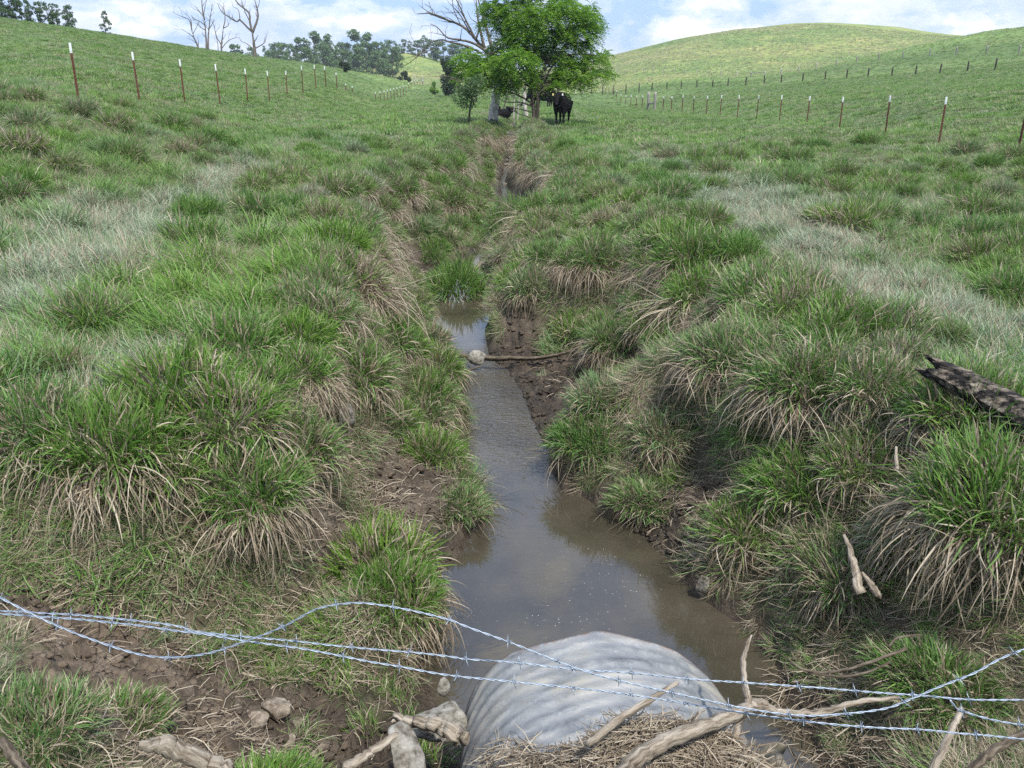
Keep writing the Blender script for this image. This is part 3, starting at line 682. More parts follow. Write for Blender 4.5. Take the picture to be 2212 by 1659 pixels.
TUSSOCKS = [  # px, py of the clump's heart, y distance, size, squash of height, mesh, dry, tint, label
 (245,985,3.78,1.12,1.0,0,.18,-.55,'big bright green tussock with a long straw skirt above the left mud'),
 (530,985,3.85,.95,1.0,1,.26,-.30,'tussock on the left bank right of the biggest one, straw hanging down its front'),
 (845,1225,3.78,.85,1.1,2,.16,-.55,'upright green tussock on the muddy left shore, straw base touching the pool'),
 (985,1085,5.15,.78,.7,5,.34,.10,'low spreading clump jutting into the pool from the left shore'),
 (905,850,6.9,1.05,1.05,3,.20,-.35,'tall tussock at the left water edge beside the riffle'),
 (985,632,11.9,1.45,1.2,5,.06,-.35,'round dark green tussock standing as an island in the stream'),
 (1265,985,5.9,.95,1.0,6,.10,.0,'round green clump at the right water edge above the pool'),
 (1395,1095,5.25,.85,.62,5,.42,.05,'low flopping clump on the right shore between mud and pool'),
 (1495,615,8.1,1.2,1.1,4,.16,-.5,'fresh green tussock crowning the right bank with a pale hanging beard'),
 (1440,535,10.2,1.2,1.0,0,.26,-.2,'olive tussock behind the fresh green one on the right bank'),
 (1640,665,6.7,1.15,.9,1,.30,-.1,'wide tussock on the right bank crest above the hanging straw'),
 (1810,760,5.5,1.25,1.0,2,.20,-.6,'yellow green tussock on the right bank left of the charred log'),
 (1570,870,5.6,1.1,.9,3,.38,.1,'shaggy tussock overhanging the dark hollow of the right bank'),
 (1740,905,4.85,1.15,.9,4,.34,-.1,'shaggy tussock next to the log end of the hollow'),
 (1720,1130,4.45,1.1,.85,6,.22,-.4,'spiky tussock half way down the right slope above the white stained stone'),
 (2175,1020,3.35,1.2,1.0,1,.30,-.45,'huge overhanging tussock at the right edge below the charred log'),
 (2060,1400,2.95,.9,.75,5,.3,-.1,'grass clump on the lower right slope behind the wires'),
 (245,1505,2.35,.55,.85,6,.48,-.1,'foreground tuft of mixed green and straw below the left wires'),
 (60,1590,2.0,.62,.9,5,.40,.1,'clump in the lower left corner of the embankment'),
 (560,1640,2.02,.62,.9,6,.10,-.6,'bright young grass tuft at the bottom edge left of the slab rock'),
 (1200,640,11.0,.95,1.0,2,.30,-.2,'clump above the eroded brown overhang right of the small pool'),
 (1185,700,9.9,.9,1.0,3,.26,-.1,'tussock just downstream of the eroded overhang'),
 (1280,700,9.4,1.05,1.0,4,.30,-.1,'tussock with a grey brown beard above the right mud bar'),
 (1330,790,8.0,1.0,.95,0,.36,.0,'drooping tussock at the landward side of the mud bar'),
 (1225,560,13.6,1.0,1.0,1,.26,-.1,'tussock near the arched branch on the right bank'),
 (1250,455,17.5,1.2,1.0,2,.28,-.25,'distant tussock on the right crest above the upper pool'),
 (970,420,17,1.35,1.0,3,.22,-.45,'tussock on the left bank beside the upper pool with a straw fall below'),
 (860,425,15.5,1.4,1.0,4,.24,-.35,'left bank tussock over a fan of dead straw'),
 (820,490,12.6,1.2,1.0,0,.22,-.45,'left bank tussock above the hollow with bare soil'),
 (790,540,11.2,1.1,1.0,1,.40,.0,'tussock whose long straw falls into the bare hollow on the left bank'),
 (1035,492,16.2,.75,1.0,5,.14,-.35,'bushy green clump in the stream bed below the upper pool'),
 (1105,545,14.3,1.45,1.5,6,.14,-.1,'broad green clump hiding the stream above the island tussock'),
 (935,560,13.9,.8,.9,5,.18,-.1,'small clump behind the island tussock'),
 (700,820,6.0,1.0,.8,2,.45,.0,'dry tussock on the left slope above the half buried stone'),
 (1270,850,7.4,.6,.7,5,.3,.1,'small sparse clump growing on the mud bar'),
]
fields = [grass_field(.8, 4.5, 160, R(55), 1), grass_field(4.5, 9, 125, R(48), 2), grass_field(9, 16, 78, R(44), 3), grass_field(16, 26, 38, R(42), 4),
          grass_field(18, 55, 11, R(42), 5, True), grass_field(55, 120, 5.5, R(40), 6, True), grass_field(120, 330, 1.3, R(40), 7, True)]
def cushions(seed):
    """smaller clumps, too many to tell apart: stacked on the banks and dotted over the pasture"""
    g = np.random.default_rng(seed); P0 = []
    n = 9000; y = 3.2+(36-3.2)*g.random(n)**1.35; x = g.uniform(-4, 4, n)
    D = ditch(x, y); above = D-zw(y); gx, gy = ditch_grad(x, y, .12); sl = np.hypot(gx, gy); mud = mudmask(x, y)
    ok = (above > .16) & (D < -.02) & (mud < .35) & ((sl > .28) | (D > -.3)) & ~((y < 5.4) & (g.random(n) < .72)) & ~((y < 3.7) & (x < 2)) & ((x < np.interp(y, _xl[:, 0], _xl[:, 1])-.26) | (x > np.interp(y, _xr[:, 0], _xr[:, 1])+.24)) & ~((y > 15.4) & (y < 34) & (x > np.interp(y, _xl[:, 0], _xl[:, 1])-.5) & (x < np.interp(y, _xr[:, 0], _xr[:, 1])+.5))
    order = np.where(ok)[0]; kept = []
    for i in order:
        s = .30+.010*y[i]
        if all((x[i]-x[j])**2+(y[i]-y[j])**2 > s*s for j in kept[-400:]) and all((x[i]-q[0])**2+(y[i]-q[1])**2 > .05 for q in NAMED): kept.append(i)
    kept = np.array(kept); x, y, D, gx, gy = x[kept], y[kept], D[kept], gx[kept], gy[kept]; n = len(x)
    A1 = (x, y, 16+g.integers(0, 4, n), g.uniform(.65, 1.2, n)*(1+.012*y), np.arctan2(-gy, -gx)+g.normal(0, .25, n), np.full(n, .12), np.clip(g.normal(.26, .12, n), .02, .7), np.clip(g.normal(-.32, .38, n), -1, .7))
    crest = (D > -.5) & (np.hypot(gx, gy) > .45) & (g.random(n) < .75) & (y > 4.5); A1[2][crest] = 23+g.integers(0, 2, int(crest.sum()))
    # the pasture: the hearts of the clumps
    ii, jj = np.meshgrid(np.arange(-45, 46), np.arange(4, 75)); ii = ii.ravel().astype(float); jj = jj.ravel().astype(float)
    q = _h(ii, jj, 76)*.5+.5; x = (ii+.5+.45*_h(ii, jj, 71))*.62; y = (jj+.5+.45*_h(ii, jj, 78))*.62; r = np.hypot(x, y)
    lane = np.exp(-((x+3.35+.095*y)/.6)**2)+np.exp(-((x-3.35)/.9)**2)*(y < 13)
    k = (q > .42) & (ditch(x, y) > -.12) & (r < 24) & ~((x < -1.9) & (y < 9) & (g.random(len(x)) < .75)) & (g.random(len(x)) < 1.25-r/24) & (np.abs(np.arctan2(x, y)) < R(40)) & (y > 3.4) & (g.random(len(x)) > lane*.95) & (mudmask(x, y) < .2); x, y = x[k], y[k]; n = len(x)
    A2 = (x, y, 20+g.integers(0, 3, n), g.uniform(.5, 1.15, n)*(1+.01*np.hypot(x, y)), g.uniform(0, 6.28, n), np.full(n, .4), np.clip(g.normal(.24, .14, n), .02, .7), np.clip(g.normal(-.32, .42, n), -1, .8))
    print('cushions', len(A1[0]), len(A2[0])); return [A1, A2]
NAMED = []
for q in TUSSOCKS: w_ = PY(q[0], q[1], q[2]); NAMED.append((w_[0], q[2]))
fields += cushions(77)
print('tufts', [len(f[0]) for f in fields])
scatter('grass', *[np.concatenate([f[i] for f in fields]) for i in range(8)])

# ================================================================== TUSSOCKS: separate clumps one can point at
def tussock_material():
    m = BLADE.copy(); m.name = 'tussock_blade'; t = m.node_tree
    # a tussock is an ordinary object: its dryness comes with its mesh, its tint from the object itself
    for n in t.nodes:
        if n.type == 'ATTRIBUTE' and n.attribute_type == 'INSTANCER':
            n.attribute_type = 'OBJECT'; n.attribute_name = '["%s"]' % n.attribute_name if False else n.attribute_name
    return m
TUSS = tussock_material()
TM = []
for k in range(7):
    V, Q, Tt, Rn, Tn = cushion(900+k*13, .25, .20 if k < 5 else .18, 1500, 480 if k < 5 else 40, 1.2, .20, .3)
    me = mesh_np('tussock', V, Q, Tt); fattr(me, 'rnd', Rn); fattr(me, 'tt', Tn); me.materials.append(TUSS); TM.append(me)
for (px, py, yd, sz, sq, mi, dry, tint, lab) in TUSSOCKS:
    q = PY(px, py, yd); x, y = q[0], yd; z = T1(x, y)
    gx, gy = ditch_grad(np.array([x]), np.array([y]), .3); gx, gy = float(gx[0]), float(gy[0])
    o = bpy.data.objects.new('grass_tussock', TM[mi]); COL.objects.link(o)
    o.location = (x, y, max(z-.04, float(q[2])-.26, float(zw(y))-.01 if y > 2.5 else -9)); o.scale = (sz, sz, sz*sq)
    o.rotation_euler = (0, 0, math.atan2(-gy, -gx) if math.hypot(gx, gy) > .08 else RNG.uniform(0, 6.28))
    o['dry'] = dry; o['tint'] = tint
    put(o, lab, 'tussock', 'grass tussocks along the stream')
    if z < q[2]-.45: print('tussock high', lab, z, q[2])

# ================================================================== CULVERT
def culvert():
    m, t, b = mat('galvanised_sheet'); v = objc(t)
    mp = t.nodes.new('ShaderNodeMapping'); mp.inputs['Scale'].default_value = (1, 2.2, 1); L(t, v, mp.inputs[0])
    n1 = noise(t, mp.outputs[0], 5, 9, .68, .4); n2 = noise(t, v, 26, 6, .7); n3 = noise(t, v, 2.3, 5, .6)
    c = ramp(t, n1, [(.34, (.10, .108, .115)), (.45, (.20, .21, .22)), (.55, (.30, .305, .305)), (.68, (.42, .40, .355))])
    c = mix(t, mth(t, 'MULTIPLY', ramp(t, n3, [(.5, (0, 0, 0)), (.62, (1, 1, 1))]), .55), c, (.36, .33, .25))
    c = mix(t, ramp(t, n2, [(.60, (0, 0, 0)), (.72, (.6, .6, .6))]), c, (.50, .51, .52))
    rim = attr(t, 'rim'); c = mix(t, mth(t, 'MULTIPLY', rim, ramp(t, n2, [(.40, (0, 0, 0)), (.55, (.9, .9, .9))])), c, (.17, .085, .045))
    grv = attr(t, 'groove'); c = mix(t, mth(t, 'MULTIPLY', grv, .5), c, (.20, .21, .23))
    L(t, c, b.inputs['Base Color']); b.inputs['Metallic'].default_value = .25; b.inputs['Roughness'].default_value = .48
    bump(t, b, noise(t, v, 60, 6, .7), .3, .004)
    cx, cz, rad = .40, -.955, .60
    nt_, ny = 200, 130
    th = np.linspace(R(-35), R(215), nt_)
    s_ = np.linspace(0, 1, ny)
    peak = .016*np.exp(-((th-R(93))/.16)**2) - .008*np.exp(-((th-R(112))/.15)**2) + .006*np.sin(th*7+1) - .05*np.exp(-((th-R(30))/.35)**2)
    TH, SS = np.meshgrid(th, s_, indexing='ij')
    ylip = 2.62+peak[:, None]
    Y = 1.35+(ylip-1.35)*SS
    dl = ylip-Y
    ph = 2*np.pi*((Y+.085*TH)/.066)
    prof = np.sin(ph)+.12*np.sin(2*ph)
    amp = .0045*np.clip(dl/.03, .3, 1)
    # crushed lip: the outline of the end, fading to a true round further back
    rl = np.interp(np.degrees(th), [-35, 0, 9, 31, 57, 80, 96, 106, 116, 131, 142, 153, 176, 215], [.60, .57, .562, .545, .552, .568, .584, .586, .598, .645, .645, .632, .607, .60])
    k_ = np.ones(9)/9; rl = np.convolve(np.pad(rl, 4, mode='edge'), k_, 'valid')
    rr = rad+(rl[:, None]-rad)*np.exp(-(dl/.42)**1.5)+amp*prof+.004*fbm(TH*2, Y*3, 401, 2)
    def shell(q): return np.stack([cx+(rr-q)*np.cos(TH), Y, cz+(rr-q)*np.sin(TH)], -1).reshape(-1, 3)
    Vo, Vi = shell(0), shell(.005); n = nt_*ny
    i = np.arange(nt_-1)[:, None]; j = np.arange(ny-1)[None, :]
    Q = np.stack([i*ny+j, i*ny+j+1, (i+1)*ny+j+1, (i+1)*ny+j], -1).reshape(-1, 4)
    i = np.arange(nt_-1); lip = np.stack([i*ny+ny-1, (i+1)*ny+ny-1, n+(i+1)*ny+ny-1, n+i*ny+ny-1], 1)
    me = mesh_np('corrugated_pipe', np.vstack([Vo, Vi])-np.array([cx, 2.0, -1.5]), np.vstack([Q, Q[:, ::-1]+n, lip[:, ::-1]]))
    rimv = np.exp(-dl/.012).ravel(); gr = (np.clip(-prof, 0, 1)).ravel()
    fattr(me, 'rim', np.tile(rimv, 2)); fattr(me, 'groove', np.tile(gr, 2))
    e = empty('culvert', (cx, 2.0, -1.5), 0, 'big corrugated grey metal culvert pipe with crushed lip at the near pool edge', 'culvert')
    link('corrugated_pipe', me, m, e)
    # torn brown flap of sheet on the right
    fl = simple('dirty_sheet', [(.3, (.10, .085, .06)), (.55, (.22, .20, .16)), (.8, (.36, .34, .30))], 9, .6, .4, .5, .01)
    pts = [[P(1625, 1640, 3.2), P(1700, 1610, 3.15)], [P(1632, 1655, 3.2), P(1690, 1632, 3.15)], [P(1645, 1680, 3.15), P(1700, 1650, 3.1)], [P(1670, 1720, 3.1), P(1725, 1690, 3.05)]]
    A_ = smooth_path([p[0] for p in pts], 6); B_ = smooth_path([p[1] for p in pts], 6); V = []; Fs = []
    k = 8
    for a, bb in zip(A_, B_):
        for q in range(k): V.append(a.lerp(bb, q/(k-1))+Vector((0, 0, .05*math.sin(math.pi*q/(k-1)))))
    ns = len(A_); top = len(V); V += [p-Vector((0, .004, .006)) for p in V]
    for a in range(ns-1):
        for q in range(k-1):
            f = (a*k+q, a*k+q+1, (a+1)*k+q+1, (a+1)*k+q); Fs.append(f); Fs.append(tuple(top+w for w in f[::-1]))
    for a in range(ns-1): Fs += [(a*k, (a+1)*k, top+(a+1)*k, top+a*k), (a*k+k-1, top+a*k+k-1, top+(a+1)*k+k-1, (a+1)*k+k-1)]
    for q in range(k-1): Fs += [(q, top+q, top+q+1, q+1), ((ns-1)*k+q, (ns-1)*k+q+1, top+(ns-1)*k+q+1, top+(ns-1)*k+q)]
    mb = MB(); mb.add([p-Vector((cx, 2.0, -1.5)) for p in V], Fs); mb.build('torn_flap', fl, e)
culvert()

# ================================================================== BARBED WIRE
def barb_mesh():
    mb = MB(); g = random.Random(3)
    for k in range(2):
        a = k*1.6+.4; d = Vector((.25*(1 if k else -1), math.cos(a), math.sin(a))).normalized()
        mb.tube([d*-.0165+Vector((.003*k, 0, 0)), d*-.004, d*.004, d*.0165+Vector((.003*k, 0, 0))], [.0004, .0011, .0011, .0004], 5)
    mb.tube([Vector((x*.0011-.006, .0034*math.cos(x*1.5), .0034*math.sin(x*1.5))) for x in range(12)], .0010, 5)
    me = bpy.data.meshes.new('barb'); me.from_pydata(mb.v, [], mb.f); me.materials.append(WIRE)
    me.polygons.foreach_set('use_smooth', np.ones(len(me.polygons), bool)); return me
BARB = barb_mesh()
def barbed(pts, label, ofs=0.0, seed=0):
    path = smooth_path([P(*p) for p in pts], 10)
    L_ = [0]
    for a, b in zip(path, path[1:]): L_.append(L_[-1]+(b-a).length)
    L_ = np.array(L_); xyz = np.array([tuple(p) for p in path]); tot = L_[-1]
    n = int(tot/.005); s = np.linspace(0, tot, n); C = np.stack([np.interp(s, L_, xyz[:, i]) for i in range(3)], 1)
    C[:, 2] += .0012*np.array(vn(s*14, s*0+seed, seed)); base = C[len(C)//2].copy()
    tg = np.gradient(C, axis=0); tg /= np.linalg.norm(tg, axis=1)[:, None]
    u = np.cross(tg, (0, 0, 1)); u /= np.linalg.norm(u, axis=1)[:, None]; w = np.cross(tg, u)
    mb = MB()
    for k in range(2):
        a = 2*np.pi*s/.052+k*np.pi
        H = C+u*(np.cos(a)*.00135)[:, None]+w*(np.sin(a)*.00135)[:, None]
        mb.tube([Vector(tuple(q-base)) for q in H], .00125, 5)
    o = mb.build('barbed_wire', WIRE, None, tuple(base)); put(o, label, 'barbed wire', 'barbed wire strands in front of the culvert')
    g = random.Random(seed)
    for d in np.arange(.03+ofs, tot-.02, .127):
        d += g.uniform(-.006, .006); q = np.array([np.interp(d, s, C[:, i]) for i in range(3)]); i = min(int(d/.005), n-1)
        bo = bpy.data.objects.new('barb', BARB); COL.objects.link(bo); bo.parent = o
        x = Vector(tuple(tg[i])); bo.location = Vector(tuple(q-base))
        rot = x.to_track_quat('X', 'Z').to_matrix() @ Matrix.Rotation(g.uniform(0, 3.1), 3, 'X'); bo.rotation_euler = rot.to_euler()
zA, zB, zC_ = 1.72, 1.80, 1.74
barbed([(-40,1275,zA),(0,1291,zA),(79,1331,zA),(136,1357,zA),(211,1386,zA),(286,1410,zA),(343,1420,zA),(405,1419,zA),(466,1408,zA),(528,1386,zA),(585,1364,zA),(629,1344,zA),(686,1314,zA),(748,1304,zA),(805,1305,zA),
   (902,1321,zA),(973,1340,zA),(1009,1354,zA),(1109,1390,zA),(1174,1417,zA),(1254,1447,zA),(1321,1466,zA),(1429,1492,zA),(1531,1515,zA),(1613,1531,zA),(1723,1545,zA),(1810,1543,zA),(1908,1531,zA),(1969,1509,zA),(2029,1484,zA),(2105,1454,zA),(2160,1424,zA),(2212,1402,zA),(2260,1380,zA)],
   'slack wavy barbed strand that humps upward over the left shore of the pool', .02, 1)
barbed([(-40,1318,zB),(0,1320,zB),(172,1329,zB),(290,1340,zB),(383,1353,zB),(422,1364,zB),(510,1373,zB),(625,1384,zB),(748,1397,zB),(876,1408,zB),(973,1418,zB),(1011,1424,zB),(1128,1432,zB),(1254,1447,zB),(1375,1454,zB),(1506,1468,zB),(1624,1476,zB),
   (1750,1484,zB),(1876,1495,zB),(1969,1501,zB),(2067,1509,zB),(2122,1512,zB),(2212,1513,zB),(2260,1515,zB)], 'upper of the two nearly straight barbed strands crossing in front of the culvert', .05, 2)
barbed([(-40,1322,zC_),(0,1327,zC_),(119,1334,zC_),(255,1346,zC_),(374,1361,zC_),(440,1370,zC_),(528,1384,zC_),(660,1403,zC_),(805,1430,zC_),(974,1459,zC_),(1055,1468,zC_),(1184,1480,zC_),(1321,1496,zC_),(1450,1515,zC_),(1571,1534,zC_),
   (1706,1554,zC_),(1840,1569,zC_),(1974,1575,zC_),(2097,1586,zC_),(2212,1597,zC_),(2260,1602,zC_)], 'lowest of the straight barbed strands, running down to the right bottom edge', .0, 3)
barbed([(2052,1512,zA),(2067,1531,zA),(2090,1540,zA),(2120,1549,zA),(2160,1558,zA),(2212,1566,zA),(2260,1572,zA)], 'short loose end of barbed wire hanging at the right edge', .01, 4)

# ================================================================== DRIFTWOOD AND BRANCHES
def branch(name, label, cat, paths, mt, seed=0, group=None, n=9, rough=.16, k=7):
    """paths: [(pixel/depth points, radii)], the first is the stem, the others are side branches; one mesh"""
    mb = MB(); base = None
    for i, (pts, rad) in enumerate(paths):
        q = smooth_path([P(*p) for p in pts], k)
        if base is None: base = q[len(q)//2].copy()
        g = random.Random(seed+i); rr = resample_r(rad, len(q))
        q = [p-base+Vector([g.gauss(0, .12*r_) for _ in range(3)]) for p, r_ in zip(q, rr)]
        rr = [r_*(1+.05*math.sin(j*1.7+seed)) for j, r_ in enumerate(rr)]
        mb.tube(q, rr, n, True, rough, seed+i)
    return put(mb.build(name, mt, None, tuple(base)), label, cat, group)
branch('fallen_branch', 'forked bleached branch lying in front of the culvert mouth with one prong pointing up', 'branch',
  [([(1330,1700,2.22),(1375,1640,2.28),(1440,1600,2.36),(1520,1570,2.46),(1590,1546,2.58),(1618,1527,2.68),(1646,1523,2.7),(1684,1539,2.7),(1766,1539,2.75),(1854,1517,2.8),(1941,1506,2.85)], [.026,.025,.024,.023,.021,.023,.020,.014,.012,.010,.007]),
   ([(1618,1530,2.68),(1612,1500,2.68),(1607,1470,2.7),(1605,1430,2.72),(1612,1398,2.74),(1624,1372,2.76)], [.017,.013,.0115,.010,.008,.003]),
   ([(1600,1545,2.66),(1592,1570,2.64),(1590,1600,2.62),(1593,1610,2.62)], [.014,.011,.008,.003]),
   ([(1500,1580,2.6),(1540,1610,2.62),(1570,1650,2.6),(1600,1690,2.55)], [.012,.009,.008,.006])], BLEACHED, 11)
branch('stick', 'straight peeled stick leaning on the drift straw over the culvert', 'stick', [([(1270,1610,2.42),(1330,1560,2.44),(1400,1514,2.48),(1466,1473,2.52)], [.012,.0115,.0095,.006])], BLEACHED, 21)
branch('driftwood_log', 'grey weathered log end lying across the grey rock left of the culvert', 'log', [([(850,1545,3.02),(885,1560,3.0),(930,1566,2.98),(970,1580,2.95),(1000,1596,2.93)], [.010,.020,.028,.034,.032]), ([(862,1551,3.03),(845,1560,3.02)], [.012,.004])], BLEACHED, 31, None, 11, .22)
branch('driftwood_branch', 'pale branch on the mud pointing at the slab rock', 'branch', [([(740,1662,2.75),(780,1640,2.8),(820,1612,2.85),(857,1588,2.9)], [.020,.018,.016,.012])], BLEACHED, 41)
branch('buried_log', 'pale log half hidden by grass at the bottom edge of the photo', 'log', [([(300,1612,2.35),(350,1612,2.38),(400,1630,2.4),(455,1650,2.42),(500,1668,2.42)], [.012,.026,.030,.028,.02])], BLEACHED, 51, None, 11, .2)
branch('stick', 'bare stick standing in the lower left corner', 'stick', [([(5,1600,2.05),(30,1635,2.02),(60,1672,1.98)], [.012,.013,.013])], STICK, 61)
branch('stick', 'brown branch rising to the wires at the lower right', 'stick', [([(2010,1680,2.35),(2035,1625,2.38),(2055,1580,2.42),(2078,1530,2.48)], [.012,.011,.010,.008])], BLEACHED, 71)
branch('stick', 'dark branch entering at the lower right corner', 'stick', [([(2085,1680,2.3),(2120,1640,2.32),(2165,1608,2.35),(2240,1570,2.4)], [.012,.013,.013,.014])], STICK, 81)
branch('dead_wood', 'peeling pale dead wood sticking out of the grass half way down the right slope', 'dead wood',
  [([(1822,1155,4.05),(1836,1189,4.0),(1846,1233,3.95),(1856,1280,3.9)], [.008,.014,.021,.026]), ([(1862,1236,3.97),(1880,1262,3.93),(1898,1290,3.9)], [.008,.016,.018])], BLEACHED, 91, None, 9, .3)
branch('twig', 'long curved twig lying on the right shore above the wires', 'twig', [([(1684,1411,3.5),(1739,1447,3.45),(1810,1450,3.42),(1887,1428,3.4),(1958,1400,3.42)], [.003,.006,.007,.007,.008]),
  ([(1745,1452,3.45),(1820,1462,3.4),(1880,1450,3.38),(1925,1428,3.38)], [.005,.006,.005,.004])], STICK, 101)
branch('twig', 'thin hooked twig above the long curved one on the right shore', 'twig', [([(1920,1398,3.38),(1935,1380,3.4),(1965,1373,3.42),(1990,1372,3.42)], [.004,.005,.004,.003])], STICK, 105)
branch('stick', 'pale upright stick stub on the right bank below the charred log', 'stick', [([(1938,1016,4.2),(1935,990,4.22),(1936,965,4.25)], [.011,.010,.006])], BLEACHED, 107)
branch('branch_across_stream', 'dark wet branch lying across the stream behind the round rock', 'branch',
  [([(930,745,9.3),(965,758,9.2),(1000,768,9.1),(1035,773,9.05),(1090,773,9.0),(1150,773,8.95),(1195,768,8.9),(1232,758,8.85)], [.022,.026,.030,.030,.028,.024,.020,.012])], STICK, 111, None, 9, .3)
branch('arched_branch', 'bare arched branch over the stream behind the island tussock', 'branch', [([(1026,592,13.9),(1032,576,13.9),(1042,568,13.9),(1060,570,13.8),(1079,582,13.7)], [.03,.035,.04,.04,.035])], BLEACHED, 121)
branch('driftwood', 'dark driftwood floating above the branch across the stream', 'driftwood', [([(1022,702,11.2),(1045,694,11.3),(1072,687,11.4)], [.012,.028,.022])], STICK, 131)
branch('twig', 'short dark twig sticking out of the riffle below the round rock', 'twig', [([(1004,800,8.7),(1020,797,8.75),(1042,790,8.8)], [.008,.012,.006]), ([(1020,797,8.75),(1018,790,8.8)], [.008,.005])], STICK, 141)
branch('twig', 'crooked twig on the mud beside the upper stones', 'twig', [([(1120,378,24),(1130,372,24.2),(1142,370,24.4)], [.02,.022,.012])], STICK, 143)

def charred_log():
    e = empty('charred_log', tuple(P(2150, 915, 4.25)), 0, 'split charred log with a jagged end jutting out of the grass at the right edge', 'log')
    o = Vector(e.location)
    def jag(pts, rad, ends, seed):
        """log whose end is split in long teeth"""
        q = smooth_path([P(*p) for p in pts], 8); m = len(q); n = 22; g = random.Random(seed)
        rr = resample_r(rad, m); t0 = (q[1]-q[0]).normalized(); nx = t0.orthogonal().normalized(); V = []
        ridge = [1+.09*math.sin(k*2.9+1)+.10*g.uniform(-1, 1) for k in range(n)]
        tooth = [ends*max(0, .5+.5*math.sin(k*2*math.pi/n*2+.8)+g.uniform(-.35, .35)) for k in range(n)]
        for i in range(m):
            t = (q[min(i+1, m-1)]-q[max(i-1, 0)]).normalized(); nx = (nx-t*nx.dot(t)).normalized(); ny = t.cross(nx)
            for k in range(n):
                a = 2*math.pi*k/n; r_ = rr[i]*ridge[k]*(1+.05*g.uniform(-1, 1))
                back = -t*tooth[k] if i == 0 else (-t*tooth[k]*.45 if i == 1 else Vector((0, 0, 0)))
                V.append(q[i]-o+nx*math.cos(a)*r_*(.8 if i == 0 else 1)+ny*math.sin(a)*r_*(.8 if i == 0 else 1)+back)
        Fs = [(i*n+k, i*n+(k+1) % n, (i+1)*n+(k+1) % n, (i+1)*n+k) for i in range(m-1) for k in range(n)]
        V.append(q[0]-o+t0*.05); c = len(V)-1; Fs += [(c, (k+1) % n, k) for k in range(n)]; V.append(q[-1]-o); c = len(V)-1
        Fs += [(c, (m-1)*n+k, (m-1)*n+(k+1) % n) for k in range(n)]
        mb = MB(); mb.add(V, Fs); return mb
    jag([(2022,800,4.30),(2070,824,4.26),(2130,856,4.18),(2190,890,4.08),(2235,920,4.0)], [.056,.070,.076,.080,.080], .09, 5).build('trunk', CHAR, e, None, False)
    jag([(2105,868,4.33),(2125,905,4.3),(2150,950,4.26)], [.06,.075,.09], .03, 9).build('root_stub', simple('charcoal', [(.4, (.010, .010, .010)), (.7, (.035, .032, .03))], 20, .7, .4, .9, .02), e, None, False)
charred_log()

# ================================================================== ROCKS
def rock(name, label, cat, c, size, mt, seed, rz=0.0, group=None, facets=7, tilt=0.0, sub=4):
    import bmesh
    bm = bmesh.new(); bmesh.ops.create_icosphere(bm, subdivisions=sub, radius=1.0)
    g = random.Random(seed); pl = []
    for _ in range(facets):
        n = Vector((g.gauss(0, 1), g.gauss(0, 1), g.gauss(0, .8))).normalized(); pl.append((n, g.uniform(.45, .82)))
    for v in bm.verts:
        p = v.co.copy()
        for n, d in pl:
            k = p.dot(n)
            if k > d: p -= n*(k-d)*.92
        s = float(fbm(np.array([p.x*2+seed]), np.array([p.y*2+p.z*1.7]), 501, 3)[0])
        s2 = float(vn(np.array([p.x*9+seed]), np.array([p.y*9+p.z*7]), 77)[0]); v.co = p*(1+.12*s+.022*s2)
    for v in bm.verts: v.co = Vector((v.co.x*size[0], v.co.y*size[1], v.co.z*size[2]))
    me = bpy.data.meshes.new(name); bm.to_mesh(me); bm.free()
    o = link(name, me, mt, None, tuple(c)); o.rotation_euler = (tilt, 0, rz); return put(o, label, cat, group)
ST = 'stones in and beside the stream'
rock('rock', 'large pale grey rock with a log across it left of the culvert', 'rock', P(948,1562,3.16), (.125,.10,.07), PALEROCK, 3, .4, ST, 8)
rock('slab_rock', 'flat tilted slab rock at the bottom edge between branch and culvert', 'rock', P(882,1640,2.86), (.085,.14,.035), ROCK, 5, .35, ST, 6, .45)
rock('stone', 'small pale stone on the mud at the left pool edge above the wires', 'stone', P(958,1484,3.72), (.034,.03,.05), PALEROCK, 7, .9, ST)
rock('stone', 'flat grey stone half under water beside the upright tussock on the left shore', 'stone', PZ(916,1368,-1.34), (.045,.035,.018), ROCK, 9, .2, ST)
rock('stone', 'dark stone with white stains at the right pool edge', 'stone', PZ(1517,1262,-1.24), (.055,.05,.075), None or ROCK, 11, .2, ST)
rock('rock', 'smooth half buried stone in the straw of the left bank', 'rock', P(742,905,5.6), (.085,.08,.13), ROCK, 13, .5, ST, 4, .3)
rock('stone', 'round pale rock resting on the branch across the stream', 'stone', PY(1031,773,8.56), (.105,.08,.088), PALEROCK, 15, .1, ST, 3)
rock('stone', 'pale stone at the head of the upper pool', 'stone', PZ(1139,433,-1.05), (.17,.12,.07), PALEROCK, 17, .1, ST)
for k, (px, py, s, lab) in enumerate([(1083,436,.12,'dark flat stone left of the pale one at the head of the upper pool'),(1115,440,.10,'small wet stone in the middle of the upper pool head'),(1090,397,.13,'stone on the left side of the narrow stream above the upper pool'),
   (1072,398,.10,'smallest stone under the grass above the upper pool'),(1098,356,.20,'pale gravel stone in the rocky reach of the stream'),(1086,352,.16,'flat stone at the left edge of the rocky reach'),(1094,347,.18,'broad stone in the middle of the rocky reach'),
   (1104,340,.15,'grey stone at the right side of the rocky reach'),(1110,331,.18,'upper stone of the rocky reach below the shaded channel')]):
    zz = float(zw(PZ(px, py, -1.05)[1]))+.02
    rock('stone', lab, 'stone', PZ(px, py, zz), (s, s*.8, s*.38), PALEROCK if k % 2 else ROCK, 30+k, k*.7, ST, 6, 0, 3)
